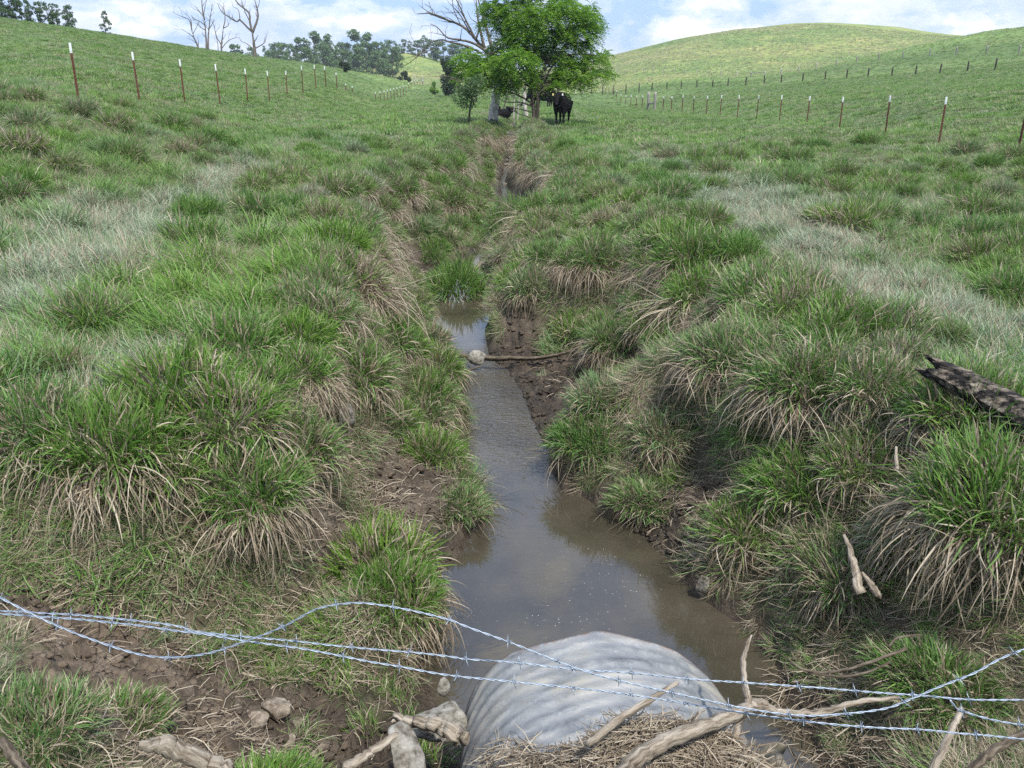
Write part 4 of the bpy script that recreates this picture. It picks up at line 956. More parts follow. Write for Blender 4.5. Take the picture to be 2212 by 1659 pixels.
for k, (px, py, s, lab) in enumerate([(600,1528,.055,'tallest dry clay clod on the mud left of the pale branch'),(545,1560,.06,'cracked dry clod in the middle of the mud'),(498,1575,.045,'dry clod at the grassy side of the mud'),(640,1568,.04,'small clod right of the cracked one'),
    (690,1620,.04,'low clod above the bright grass at the bottom edge'),(625,1595,.035,'crumbly clod between mud and young grass')]):
    p = PZ(px, py, -1.1); z = T1(p[0], p[1]); p = PZ(px, py, z+.01); s *= 1.45
    o = rock('clay_clod', lab, 'clod', p, (s, s*.75, s*.55), CLOD, 60+k, k, 'dry clay clods on the left mud', 9, 0, 4)

# ================================================================== straw drift over the pipe, straw litter, foam, mud crumbs
def straw(name, regions, label, seed, height):
    g = np.random.default_rng(seed); mb_v = []; mb_q = []; o = 0; rn = []
    for (cx, cy_, rx, ry, n, lmin, lmax, w, lift) in regions:
        a = g.uniform(0, 2*np.pi, n); r = np.sqrt(g.random(n)); x = cx+rx*r*np.cos(a); y = cy_+ry*r*np.sin(a)
        z = height(x, y)+g.random(n)**1.6*lift+.006
        ln = g.uniform(lmin, lmax, n); yaw = g.normal(.3, 1.0, n); pit = g.normal(0, .22, n); wd = w*g.uniform(.5, 1.4, n); bend = g.normal(0, .25, n)
        d = np.stack([np.cos(yaw)*np.cos(pit), np.sin(yaw)*np.cos(pit), np.sin(pit)], 1); sd = np.cross(d, (0, 0, 1)); sd /= np.linalg.norm(sd, axis=1)[:, None]; up = np.cross(sd, d)
        c = np.stack([x, y, z], 1); V = []
        for t in (-1, -.33, .33, 1):
            p = c+d*(ln*t/2)[:, None]+sd*(bend*ln*.3*(t*t-.4))[:, None]+np.array([0, 0, 1.0])*(-.12*ln*t*t)[:, None]
            for k in range(3):
                q = 2*np.pi*k/3; V.append(p+sd*(wd*math.cos(q)*.5)[:, None]+up*(wd*math.sin(q)*.5)[:, None])
        V = np.stack(V, 1).reshape(-1, 3); b = o+(np.arange(n)*12)[:, None]
        Q = np.concatenate([b+np.array([[s*3+k, s*3+(k+1) % 3, s*3+3+(k+1) % 3, s*3+3+k]]) for s in range(3) for k in range(3)], 0)
        mb_v.append(V); mb_q.append(Q); o += len(V); rn.append(np.repeat(g.random(n), 12))
    me = mesh_np(name, np.vstack(mb_v), np.vstack(mb_q)); fattr(me, 'rnd', np.concatenate(rn))
    m, t, b = mat(name); L(t, ramp(t, attr(t, 'rnd'), [(0, (.085, .064, .044)), (.35, (.20, .16, .115)), (.75, (.34, .285, .215)), (1, (.50, .44, .35))]), b.inputs['Base Color'])
    b.inputs['Roughness'].default_value = .7; b.inputs['Specular IOR Level'].default_value = .3
    put(link(name, me, m, None, None, False), label, None, None, 'stuff')
def hpipe(x, y):
    p = -.955+np.sqrt(np.maximum(.61**2-(x-.40)**2, 0)); return np.where((np.abs(x-.4) < .5) & (y < 2.62), np.maximum(T(x, y), p), T(x, y))
straw('dead_straw', [(.33,1.82,.50,.15,4600,.05,.24,.0028,.035),(.05,1.90,.32,.14,2000,.05,.22,.0028,.03),(-.2,2.05,.28,.18,900,.05,.2,.003,.02),(.40,1.97,.24,.10,420,.06,.24,.003,.03),(-.5,2.2,.3,.25,500,.05,.2,.0035,.02),(.85,1.95,.3,.2,600,.06,.25,.004,.03),
   (-1.1,2.35,.5,.4,900,.05,.22,.0035,.02),(1.6,2.5,.5,.5,700,.05,.22,.0035,.03)], 'tangled dead straw drifted over the top of the culvert', 5, hpipe)
straw('straw_litter', [(-1.55,3.45,.9,.35,1500,.06,.25,.004,.03),(-1.0,4.4,.35,.7,900,.05,.22,.004,.03),(-.75,5.1,.4,.5,350,.05,.2,.004,.015),(-1.9,3.0,.9,.3,220,.05,.2,.0035,.01),(-.8,2.9,.6,.4,160,.04,.16,.0035,.008),(1.35,4.9,.35,.45,500,.05,.2,.004,.02),
   (2.0,3.9,.4,.5,700,.05,.22,.004,.03),(1.8,3.2,.5,.6,800,.05,.22,.004,.03),(.75,8.3,.5,1.0,260,.06,.22,.005,.015),(1.5,6.2,.4,.9,600,.06,.25,.005,.03),(-1.3,7,.35,1.6,700,.06,.25,.005,.03),(-.05,10.2,.25,.35,500,.1,.32,.006,.09),(-1.9,12.8,.5,.9,500,.08,.3,.006,.04)],
   'dead straw littering the mud and the foot of the banks', 6, lambda x, y: np.maximum(T(x, y), zw(y)))
def foam():
    g = np.random.default_rng(8); V = []; Fs = []; mb = MB()
    spots = [(1290,1290,120,110,50),(1200,1220,60,60,10),(1330,1260,70,80,24),(1005,1330,45,60,60),(1200,1330,90,60,25),(1620,1330,50,60,16)]
    for (px, py, sx, sy, n) in spots:
        for _ in range(n):
            q = PZ(px+g.normal(0, sx*.5), py+g.normal(0, sy*.5), -1.35); r = g.uniform(.001, .0032)*(.6 if px == 1005 else 1)
            if T1(q[0], q[1]) > -1.37: continue
            k = 6; ring = [(q[0]+r*math.cos(a)*g.uniform(.7, 1.3), q[1]+r*math.sin(a)*1.2, -1.3485) for a in np.linspace(0, 2*math.pi, k, endpoint=False)]
            mb.add(ring+[(q[0], q[1], -1.3485+r*.55)], [(i, (i+1) % k, k) for i in range(k)])
    m, t, b = mat('foam'); b.inputs['Base Color'].default_value = (.45, .46, .45, 1); b.inputs['Roughness'].default_value = .3
    put(mb.build('foam', m), 'white foam specks floating on the pool', None, None, 'stuff')
foam()

# ================================================================== FENCES
def tpost_meshes(h):
    mb = MB(); k = .018; t = .0045
    for (c, d) in (((0, 0), (.036, .006)), ((0, .014), (.006, .022))):
        mb.box((c[0], c[1], h*.5*.84-.08), (d[0], d[1], h*.84+.16))
    for i in range(int(h*.8/.055)): mb.box((0, -.0055, .05+i*.055), (.010, .005, .016))
    a = bpy.data.meshes.new('post'); a.from_pydata(mb.v, [], mb.f); a.materials.append(RUST)
    mb = MB(); mb.box((0, 0, h*.92), (.037, .0065, h*.16)); mb.box((0, .0145, h*.92), (.0065, .0225, h*.16)); mb.box((0, -.0057, h*.92), (.010, .005, h*.1))
    b = bpy.data.meshes.new('white_tip'); b.from_pydata(mb.v, [], mb.f); b.materials.append(WHITE)
    return a, b
def round_post_mesh(h, r):
    mb = MB(); g = random.Random(4)
    mb.tube([Vector((g.gauss(0, .004), g.gauss(0, .004), z)) for z in np.linspace(-.2, h, 7)], [r*1.05, r*1.02, r, r, r*.98, r*.97, r*.93], 10, True, .08, 3)
    a = bpy.data.meshes.new('wooden_post'); a.from_pydata(mb.v, [], mb.f); a.materials.append(POSTWOOD)
    a.polygons.foreach_set('use_smooth', np.ones(len(a.polygons), bool)); return a
TP = tpost_meshes(1.0); RP = round_post_mesh(1.0, .06)
RPD = RP.copy(); RPD.materials[0] = BARK
def fence(name, label, posts, cat='fence', kind='t', wires=4, group=None, scale=1.0, lean=0.0, wiremat=WIRE, dark=False):
    """posts: list of (x, y, z, height, kind)"""
    x0, y0, z0 = posts[0][:3]; e = empty(name, (x0, y0, z0), 0, label, cat, group); g = random.Random(len(posts))
    for (x, y, z, h, kd) in posts:
        if kd == 't':
            o = bpy.data.objects.new('post', TP[0]); COL.objects.link(o); o.parent = e; o.location = (x-x0, y-y0, z-z0)
            w = 1.25*max(1, min(2.0, math.hypot(x, y)/45)); o.scale = (w, w, h); o.rotation_euler = (g.gauss(0, .012), g.gauss(0, .012)+lean, math.atan2(-x, y)+g.gauss(0, .3))
            c = bpy.data.objects.new('white_tip', TP[1]); COL.objects.link(c); c.parent = o
        else:
            o = bpy.data.objects.new('wooden_post', RPD if dark else RP); COL.objects.link(o); o.parent = e; o.location = (x-x0, y-y0, z-z0); s = 1.8 if kd == 'w' else 1.5
            o.scale = (s, s, h); o.rotation_euler = (g.gauss(0, .02), g.gauss(0, .02), g.uniform(0, 6))
    for k in range(wires):
        f = .28+.6*k/max(1, wires-1); mb = MB()
        for a, b in zip(posts, posts[1:]):
            pa = Vector((a[0]-x0, a[1]-y0, a[2]-z0+a[3]*f)); pb = Vector((b[0]-x0, b[1]-y0, b[2]-z0+b[3]*f)); n = 4
            mb.tube([pa.lerp(pb, j/n)-Vector((0, 0, .03*math.sin(math.pi*j/n))) for j in range(n+1)], .0014, 3, False)
        mb.build('wire', wiremat, e)
    return e
def place(px, py, ptop, zc, kd, hmin=.9, hmax=1.75):
    q = P(px, py, zc); x, y = q[0], q[1]; z = T1(x, y)
    top = PY(px, ptop, y)[2]; return (x, y, z, float(np.clip(top-z, hmin, hmax)), kd)
DKW = simple('dull_wire', [(.3, (.16, .16, .16)), (.7, (.26, .26, .26))], 40, .5, .4, 0)
fence('steel_post_fence', 'near left fence of rust brown steel posts with white tips climbing the left pasture', [place(a, b, d, z, 't') for (a, b, c, d, z) in FENCE_LEFT], lean=0.0, wiremat=DKW)
bl = []
for i in range(16):
    t = i/15; zc = 1/((1-t)/98+t/195); X = 325+(642-325)*(t**.85); yb = 690-(690-572)*t; yt = 622-(622-540)*t
    bl.append(place(707.8+X*.32, yb*.32, yt*.32, zc, 't', 1.1))
fence('steel_post_fence', 'distant left fence of closely seen dark steel posts running up to the wooden brace', bl, wiremat=DKW)
fr = [place(a, b, d, z, 't') for (a, b, c, d, z) in FENCE_RIGHT]
fence('steel_post_fence', 'near right fence of brown steel posts with white tips across the whole right pasture', fr, wiremat=DKW)
fr2 = []
for i, X in enumerate([336,308,280,255,232,210,190,172,155,137,122,108,96,86,77,68]):
    t = (336-X)/(336-68); zc = 1/((1-t)/98+t/215)
    fr2.append(place(1238.7+X*.44, (541-50*t)*.44, 206, zc, 't', 1.2))
fence('steel_post_fence', 'far part of the right fence, dark steel posts between the two wooden braces', fr2, wiremat=DKW)
def brace(label, a, b, rail=.55, r=.09):
    e = empty('wooden_brace', a[:3], 0, label, 'fence brace')
    for p in (a, b):
        o = bpy.data.objects.new('wooden_post', RP); COL.objects.link(o); o.parent = e; o.location = [p[i]-a[i] for i in range(3)]; o.scale = (r/.06, r/.06, p[3])
    mb = MB(); mb.tube([Vector((0, 0, a[3]*rail)), Vector((b[0]-a[0], b[1]-a[1], b[2]-a[2]+b[3]*rail))], r*.6, 8); mb.build('rail', POSTWOOD, e)
brace('H shaped wooden brace of two thick grey posts in the near right fence', place(1399.5, 238, 198, 88, 'w', 1.5, 2.1), place(1413.5, 238, 198, 86, 'w', 1.5, 2.1), .36, .15)
brace('smaller wooden brace just right of the leafy tree behind the cow', place(1243, 214, 200, 170, 'w', 1.3, 1.9), place(1259.5, 216, 194, 165, 'w', 1.5, 2.1), .5, .14)
brace('wooden corner brace at the far end of the left fence before the sunlit hill', place(895, 184, 160, 196, 'w', 2, 2.6), place(913, 184, 163, 200, 'w', 2, 2.6), .55, .15)
LA = [(2068,285,345),(1932,300,355),(1797,315,365),(1677,325,377),(1562,333,375),(1445,343,387),(1340,345,390),(1234,355,397),(1124,360,402),(1019,370,412),(935,375,415),(845,380,420),(758,388,427),(682,393,432),(605,398,435),(528,403,437),(458,403,440),(385,405,443),(322,407,445),(258,410,447),(198,412,450),(143,418,453),(90,420,458)]
fence('wire_fence', 'long far fence of thin dark posts crossing the right pasture below the pale post fence', [place(1238.7+.44*a, .44*c, .44*b, float(np.interp(a, [90, 1019, 2068], [140, 112, 86])), 'd', 1.1, 1.6) for (a, b, c) in LA[::-1]], wires=3, wiremat=DKW, dark=True)
LB = [(2185,220,270),(2025,228,272),(1875,237,280),(1744,247,293),(1613,257,302),(1497,268,305),(1389,280,315),(1288,292,333),(1190,312,345),(1103,322,360),(1017,335,375)]
fence('wooden_post_fence', 'upper right fence of pale wooden posts below the shaded ridge', [place(1238.7+.44*a, .44*c, .44*b, float(np.interp(a, [1017, 1613, 2185], [152, 130, 108])), 'w', 1.1, 1.7) for (a, b, c) in LB[::-1]], wires=3, wiremat=DKW)
LC = [(797,360,390),(720,355,388),(665,345,387),(607,345,375),(548,342,365),(494,333,367),(442,335,360),(391,330,358),(345,330,358),(297,335,358),(253,338,355),(212,340,360)]
fence('wooden_post_fence', 'farthest fence of small grey posts along the foot of the sunlit hill', [place(1238.7+.44*a, .44*c, .44*b, float(np.interp(a, [212, 797], [212, 170])), 'd', 1.2, 1.9) for (a, b, c) in LC[::-1]], wires=2, wiremat=DKW)
a_, b_ = place(1238.7+.44*870, 168, 158, 160, 'w'), place(1238.7+.44*937, 169, 154, 156, 'w')
brace('wooden gate brace with a long top rail between the two upper right fences', a_, b_, .85, .11)

def mud_clods():
    import bmesh
    bm = bmesh.new(); bmesh.ops.create_icosphere(bm, subdivisions=2, radius=1.0); B = np.array([tuple(v.co) for v in bm.verts]); Ft = np.array([[v.index for v in f.verts] for f in bm.faces]); bm.free()
    g = np.random.default_rng(15); V = []; Fs = []; o = 0; wet = []
    for (cx, cy_, rx, ry) in MUD+[(1.0, 5.0, .6, .8), (-1.0, 4.4, .3, .6)]:
        n = int(480*rx*ry/.3*(1 if cy_ < 11 else .25)); a = g.uniform(0, 6.28, n); r = np.sqrt(g.random(n))*1.02; x = cx+rx*r*np.cos(a); y = cy_+ry*r*np.sin(a); z = T(x, y); m = mudmask(x, y)
        for i in range(n):
            if m[i] < .3 or z[i] < float(zw(y[i]))+.005: continue
            s = g.uniform(.004, .030)*g.random()**1.2+.003*(1.25 if cy_ > 6 else 1); rt = g.uniform(0, 6.28); pv = g.normal(0, 1, (4, 3)); q = B*(1+g.normal(0, .10, (len(B), 1))-.28*np.clip(B@pv.T, 0, 1).max(1)[:, None]+.30*np.abs(np.sin(B@g.normal(0, 2.2, (3, 1)))))*np.array([s*g.uniform(.8, 1.5), s, s*.62])
            c, sn = math.cos(rt), math.sin(rt); q = np.stack([q[:, 0]*c-q[:, 1]*sn, q[:, 0]*sn+q[:, 1]*c, q[:, 2]], 1)+np.array([x[i], y[i], z[i]+s*.12]); V.append(q); Fs.append(Ft+o); o += len(q)
            wet += [max(0, min(1, 1.2-(z[i]-float(zw(y[i])))*2.2))]*len(q)
    me = mesh_np('mud_clods', np.vstack(V), None, np.vstack(Fs)); fattr(me, 'wet', wet); fattr(me, 'mud', np.ones(len(wet))); fattr(me, 'dry', np.zeros(len(wet))); fattr(me, 'far', np.zeros(len(wet)))
    put(link('mud_clods', me, GROUND, None, None, False), 'trampled crumbs and clods of mud on the bare shores', None, None, 'stuff')
mud_clods()

# ================================================================== TREES
def D2(X, Y, zc, dz=0): return Vector(tuple(P(707.8+.32*X, .32*Y, zc)))
def limb_path(mb, pts, rad, seed, n=6, k=5, jit=.10):
    q = smooth_path(pts, k); g = random.Random(seed); rr = resample_r(rad, len(q))
    q = [p+Vector([g.gauss(0, jit*r_) for _ in range(3)]) for p, r_ in zip(q, rr)]
    mb.tube(q, rr, n, True, .06, seed); return q, rr
def twigs(mb, q, rr, seed, ln=1.0, dens=2.5, level=2, up=.35, flat=.5, start=.25, rmin=.006):
    """side twigs off a limb, forking again"""
    g = random.Random(seed); tot = sum((b-a).length for a, b in zip(q, q[1:])); m = max(1, int(tot*dens))
    for _ in range(m):
        t = g.uniform(start, 1.0); i = min(int(t*(len(q)-1)), len(q)-2); p = q[i].lerp(q[i+1], g.random()); r0 = max(rmin, rr[i]*.45)
        ax = (q[i+1]-q[i]).normalized(); s = Vector((g.gauss(0, 1), g.gauss(0, flat), g.gauss(0, .8))); s = (s-ax*s.dot(ax)).normalized()
        d = (ax*.75+s*.8+Vector((0, 0, up))).normalized(); L0 = ln*g.uniform(.4, 1.2)*(1-.4*t); pts = [p]
        for j in range(4): d = (d+Vector((g.gauss(0, .22), g.gauss(0, .15), g.gauss(.05, .2)))).normalized(); pts.append(pts[-1]+d*L0/4)
        q2, r2 = limb_path(mb, pts, [r0, r0*.7, rmin*.6], g.randint(0, 9999), 4, 2)
        if level > 1: twigs(mb, q2, r2, g.randint(0, 9999), ln*.5, dens*1.5, level-1, up, flat, .2, rmin)
def leaf_sprays(blobs, n, seed, rach=.38, pairs=6, lw=.035, ll=.10, carve=0.0):
    """compound leaves: paired leaflets hanging off a drooping midrib"""
    g = np.random.default_rng(seed); B = np.array(blobs); vol = B[:, 3]*B[:, 4]*B[:, 5]; pr = vol**.6; pr /= pr.sum()
    bi = g.choice(len(B), n, p=pr); d = g.normal(0, 1, (n, 3)); d /= np.linalg.norm(d, axis=1)[:, None]
    d[:, 2] = np.where(g.random(n) < .65, np.abs(d[:, 2]), d[:, 2])
    rad = g.uniform(.35, 1.0, n)**.45*(1+.16*fbm(d[:, 0]*3+bi, d[:, 1]*3+d[:, 2]*2, seed, 3)); c = B[bi, :3]+d*B[bi, 3:6]*rad[:, None]
    out = d*np.array([1, 1, .25])+g.normal(0, .35, (n, 3)); out /= np.linalg.norm(out, axis=1)[:, None]
    side = np.cross(out, (0, 0, 1)); side /= np.linalg.norm(side, axis=1)[:, None]+1e-6; upv = np.cross(side, out)
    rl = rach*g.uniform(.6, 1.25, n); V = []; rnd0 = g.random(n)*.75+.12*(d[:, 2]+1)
    for k in range(pairs):
        t = (k+.6)/pairs; base = c+out*(rl*t)[:, None]-np.array([0, 0, 1.0])*(rl*.55*t*t)[:, None]
        for s in (-1, 1):
            a = base; l = ll*(1-.35*abs(t-.45))*g.uniform(.8, 1.2, n); ld = side*s*.9+out*.35-np.array([0, 0, .35]); ld /= np.linalg.norm(ld, axis=1)[:, None]
            wv = out*.5+upv*g.normal(0, .4, n)[:, None]; wv /= np.linalg.norm(wv, axis=1)[:, None]; w = lw
            V += [a, a+ld*(l*.5)[:, None]+wv*w*.5, a+ld*l[:, None], a+ld*(l*.5)[:, None]-wv*w*.5]
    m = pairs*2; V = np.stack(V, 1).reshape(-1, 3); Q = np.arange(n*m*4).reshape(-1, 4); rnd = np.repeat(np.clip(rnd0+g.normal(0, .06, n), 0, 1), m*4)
    return V, Q, rnd
def leaf_cloud(blobs, n, seed, size, carve=.25, flat=.5):
    """small leaf-sized faces through a set of clumps"""
    g = np.random.default_rng(seed); B = np.array(blobs); pr = (B[:, 3]*B[:, 4]*B[:, 5])**.7; pr /= pr.sum(); bi = g.choice(len(B), n, p=pr)
    d = g.normal(0, 1, (n, 3)); d /= np.linalg.norm(d, axis=1)[:, None]
    rad = g.uniform(.15, 1, n)**.5*(1+carve*fbm(d[:, 0]*2.5+bi*3, d[:, 1]*2.5+d[:, 2]*2, seed, 3)); c = B[bi, :3]+d*B[bi, 3:6]*rad[:, None]
    a = g.normal(0, 1, (n, 3))+np.array([0, 0, flat]); a /= np.linalg.norm(a, axis=1)[:, None]; u = np.cross(a, g.normal(0, 1, (n, 3))); u /= np.linalg.norm(u, axis=1)[:, None]; w = np.cross(a, u)
    s = size*g.uniform(.5, 1.3, n)[:, None]; V = np.stack([c-u*s, c-w*s*.6, c+u*s, c+w*s*.6], 1).reshape(-1, 3); Q = np.arange(n*4).reshape(-1, 4)
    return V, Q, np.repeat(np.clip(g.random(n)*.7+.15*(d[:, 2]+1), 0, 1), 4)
def leaves(name, VQR, mt, parent, base):
    V, Q, r = VQR; me = mesh_np(name, V-np.array(tuple(base)), Q); fattr(me, 'rnd', r); return link(name, me, mt, parent, None, False)

def leafy_tree():
    Z = 35.0; b0 = P(1155, 275, Z); b0[2] = T1(b0[0], b0[1]); base = Vector(tuple(b0))
    e = empty('walnut_tree', tuple(base), 0, 'bright green leafy tree with feathery leaves standing beside the black cow', 'tree')
    g = random.Random(17)
    lobes = [(1250,-40,200),(1450,-30,200),(1130,170,120),(1280,110,170),(1350,270,180),(1600,110,170),(1740,140,110),(1800,190,80),(1770,55,45),(1700,250,150),(1550,300,190),(1500,430,180),(1640,490,115),(1800,430,95),(1880,500,55),(1815,520,65),
        (1280,430,160),(1150,450,130),(950,400,100),(930,490,85),(1050,500,110),(900,540,45),(1000,560,60),(1130,560,70),(1240,570,70),(1200,610,60),(1450,590,80),(1560,600,60),(1700,550,80),(1340,545,90),(1600,545,70),(1090,60,70),(1190,330,110),(1420,150,180),(1700,400,80),(1860,380,45)]
    B = []
    for (X, Y, r) in lobes:
        dz = g.uniform(-1, 1)*(1.5 if r > 100 else .8); c = D2(X, Y, Z+dz); rw = r*.32/F*Z*.92; rw *= .86; B.append((c.x, c.y, c.z, rw, rw*.95, rw*.78))
        for _ in range(3 if r > 90 else 1):       # smaller bunches breaking the outline
            a = g.uniform(0, 6.28); rr = r*g.uniform(.6, 1.0); c2 = D2(X+rr*math.cos(a), Y+rr*math.sin(a)*.85, Z+dz+g.uniform(-.8, .8)); r2 = rw*g.uniform(.28, .42); B.append((c2.x, c2.y, c2.z, r2, r2, r2*.8))
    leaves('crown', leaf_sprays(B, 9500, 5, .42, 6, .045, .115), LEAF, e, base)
    mb = MB()
    st = [D2(1400,870,Z), D2(1395,780,Z), D2(1388,700,Z), D2(1385,620,Z), D2(1375,540,Z), D2(1360,420,Z+.2), D2(1340,250,Z+.3), D2(1330,60,Z+.2)]
    st = [p-base for p in st]; st[0].z = -.25
    q, rr = limb_path(mb, st, [.13,.10,.09,.085,.075,.07,.05,.02], 3, 10, 6)
    st2 = [p-base for p in (D2(1400,850,Z), D2(1415,760,Z-.1), D2(1418,680,Z-.2), D2(1412,600,Z-.2), D2(1450,480,Z-.3), D2(1520,330,Z-.3), D2(1560,150,Z))]
    q2, rr2 = limb_path(mb, st2, [.08,.075,.07,.065,.05,.04,.02], 4, 8, 6)
    for (X, Y, r, *_), bb in zip(lobes, [B[0]]*0 or [None]*len(lobes)):
        tgt = D2(X, Y, Z+g.uniform(-.6, .6))-base; src = (q, q2)[X > 1450]; i = g.randint(len(src)*2//5, len(src)*4//5); s0 = src[i]
        midp = s0.lerp(tgt, .5)+Vector((0, 0, .25)); limb_path(mb, [s0, midp, tgt], [.045, .03, .012], g.randint(0, 999), 6, 4)
    mb.build('trunk', BARK, e)
    mb = MB()
    for pts, r in [([(1390,640),(1480,630),(1560,610),(1640,575),(1700,590)], .035), ([(1640,590),(1700,605),(1760,620),(1800,630)], .02), ([(1385,700),(1280,640),(1150,600),(1050,580),(930,560),(820,530)], .045), ([(1385,720),(1300,690),(1210,690),(1150,660)], .04),
                   ([(1385,760),(1290,735),(1200,720)], .03), ([(930,560),(830,520),(740,515),(680,520)], .022), ([(1390,800),(1300,770),(1230,740)], .025), ([(1700,400),(1790,540),(1790,620)], .012)]:
        L_ = [D2(x, y, Z-.2*i)-base for i, (x, y) in enumerate(pts)]; qq, r2 = limb_path(mb, L_, [r, r*.7, r*.3], len(pts), 6, 5); twigs(mb, qq, r2, 5+len(pts), .8, 2.0, 1, .05, .5, .2, .008)
    mb.build('bare_lower_branches', DARKDEAD, e)
leafy_tree()

def dead_tree():
    Z = 38.0; b = P(1064, 258, Z); b[2] = T1(b[0], b[1]); base = Vector(tuple(b))
    e = empty('dead_tree', tuple(base), 0, 'big dead tree with pale barkless trunk and bare limbs spreading left behind the leafy tree', 'tree')
    mb = MB()
    tr = [D2(1118,830,Z), D2(1120,770,Z), D2(1128,700,Z), D2(1140,620,Z), D2(1150,540,Z), D2(1140,450,Z), D2(1100,380,Z), D2(1060,330,Z)]
    q, rr = limb_path(mb, [p-base for p in tr], [.27,.235,.21,.19,.17,.15,.13,.10], 5, 12, 5, .05); mb.build('trunk', DEADBARK, e)
    mb = MB()
    KD = .72; limbs = [([(1150,540),(1120,400),(1095,270),(1060,150),(1025,30),(1005,-60)], .15), ([(1060,330),(1030,200),(1010,100),(1000,-40)], .11), ([(1070,340),(1020,290),(960,220),(900,170),(820,140),(740,110),(680,90),(605,95)], .12),
        ([(1060,340),(980,290),(900,270),(830,260),(790,240),(740,185),(690,160)], .09), ([(1000,270),(960,190),(930,130),(900,60),(870,0),(850,-60)], .08), ([(820,140),(760,110),(700,90),(650,60),(610,30)], .05),
        ([(1040,360),(980,330),(900,300),(830,285),(780,270),(730,275),(680,300),(640,350),(560,420),(500,450)], .075), ([(780,270),(700,330),(620,370),(540,390),(490,410)], .035), ([(960,220),(900,110),(850,50),(810,10)], .05), ([(1000,270),(1060,60),(1060,-60)], .07),
        ([(1100,380),(1190,300),(1230,200),(1270,100)], .08), ([(1140,540),(1190,460),(1260,420)], .06), ([(930,130),(880,40),(900,-40)], .035)]
    for i, (pts, r) in enumerate(limbs):
        g = random.Random(i); d = g.uniform(-.25, .25); L_ = [D2(x, y, Z+d*j)-base for j, (x, y) in enumerate(pts)]
        qq, r2 = limb_path(mb, L_, [r*KD, r*.75*KD, r*.5*KD, r*.2*KD], i, 7, 5); twigs(mb, qq, r2, 40+i, 1.5, 1.5, 2, .35, .4, .3, .009)
    mb.build('limbs', DARKDEAD, e)
dead_tree()

def bare_tree(label, ZC, limbs, seed, tw=1.6, base_px=None, mt=DARKDEAD, rt=.14):
    """dead trees on the left skyline, traced limb by limb; coordinates in the 0.36 crop"""
    c = lambda X, Y, z: Vector(tuple(P(X*.36, Y*.36, z)))
    b = c(*base_px, ZC); x, y = b.x, b.y; b.z = T1(x, y)-.3; e = empty('dead_tree', tuple(b), 0, label, 'tree', 'dead trees on the left skyline'); g = random.Random(seed)
    mt_ = MB(); ml = MB()
    for i, (pts, r) in enumerate(limbs):
        d = g.uniform(-.4, .4); L_ = [c(X, Y, ZC+d*j)-b for j, (X, Y) in enumerate(pts)]
        if i == 0: L_ = [Vector((0, 0, 0))]+L_
        m = mt_ if i == 0 else ml; qq, r2 = limb_path(m, L_, [r*.72, r*.58, r*.4, r*.16], seed+i, 7, 4)
        twigs(ml, qq, r2, seed*3+i, tw, 1.15, 2, .6, .4, .35, .014)
    mt_.build('trunk', mt, e); ml.build('limbs', mt, e)
bare_tree('tallest dead tree on the left skyline with a thick forked trunk and wide bare limbs', 112, [([(1531,346),(1527,290),(1520,240),(1512,190)], .42), ([(1512,190),(1480,160),(1440,120),(1420,130),(1370,100),(1330,70),(1305,20)], .20), ([(1512,190),(1500,130),(1495,80),(1450,40),(1420,10),(1400,-30)], .22),
   ([(1515,195),(1540,130),(1548,90),(1540,40),(1522,-20)], .24), ([(1530,290),(1560,275),(1590,250),(1600,200)], .12), ([(1515,290),(1480,262),(1445,248)], .10), ([(1440,120),(1430,60),(1395,40)], .09), ([(1500,130),(1470,70),(1450,0)], .11), ([(1540,60),(1555,20),(1560,-20)], .08)], 3, 1.7, (1531, 346))
bare_tree('leftmost dead tree of the skyline group leaning left', 104, [([(1192,292),(1180,260),(1165,225),(1150,180)], .20), ([(1150,180),(1140,130),(1120,110),(1080,95),(1035,72)], .10), ([(1165,225),(1130,200),(1085,170)], .08), ([(1150,180),(1145,120),(1110,75)], .09), ([(1180,260),(1150,240),(1115,225)], .06), ([(1160,200),(1185,150),(1195,120)], .06)], 7, 1.5, (1192, 292))
bare_tree('second dead tree from the left on the skyline, two close upright stems', 106, [([(1240,300),(1238,250),(1232,180),(1228,120)], .24), ([(1228,120),(1215,60),(1210,0),(1205,-30)], .14), ([(1250,300),(1250,220),(1255,160),(1262,100),(1275,20)], .16), ([(1230,150),(1200,130),(1160,110),(1145,90)], .09), ([(1232,180),(1205,165),(1165,130)], .09),
   ([(1228,110),(1190,60),(1170,35)], .10), ([(1250,180),(1275,140),(1285,110)], .08), ([(1222,90),(1230,40),(1240,0)], .09)], 11, 1.6, (1240, 300))
bare_tree('dead tree between the two stems and the tallest skyline tree, with thin arching twigs', 108, [([(1330,319),(1328,270),(1335,220),(1340,170)], .20), ([(1340,170),(1350,120),(1345,60),(1310,20)], .11), ([(1328,270),(1300,220),(1285,160),(1270,120)], .10), ([(1330,290),(1365,250),(1400,230),(1440,225)], .09), ([(1340,170),(1370,150),(1360,110)], .08), ([(1310,310),(1305,250),(1290,200)], .07)], 13, 1.5, (1330, 319))

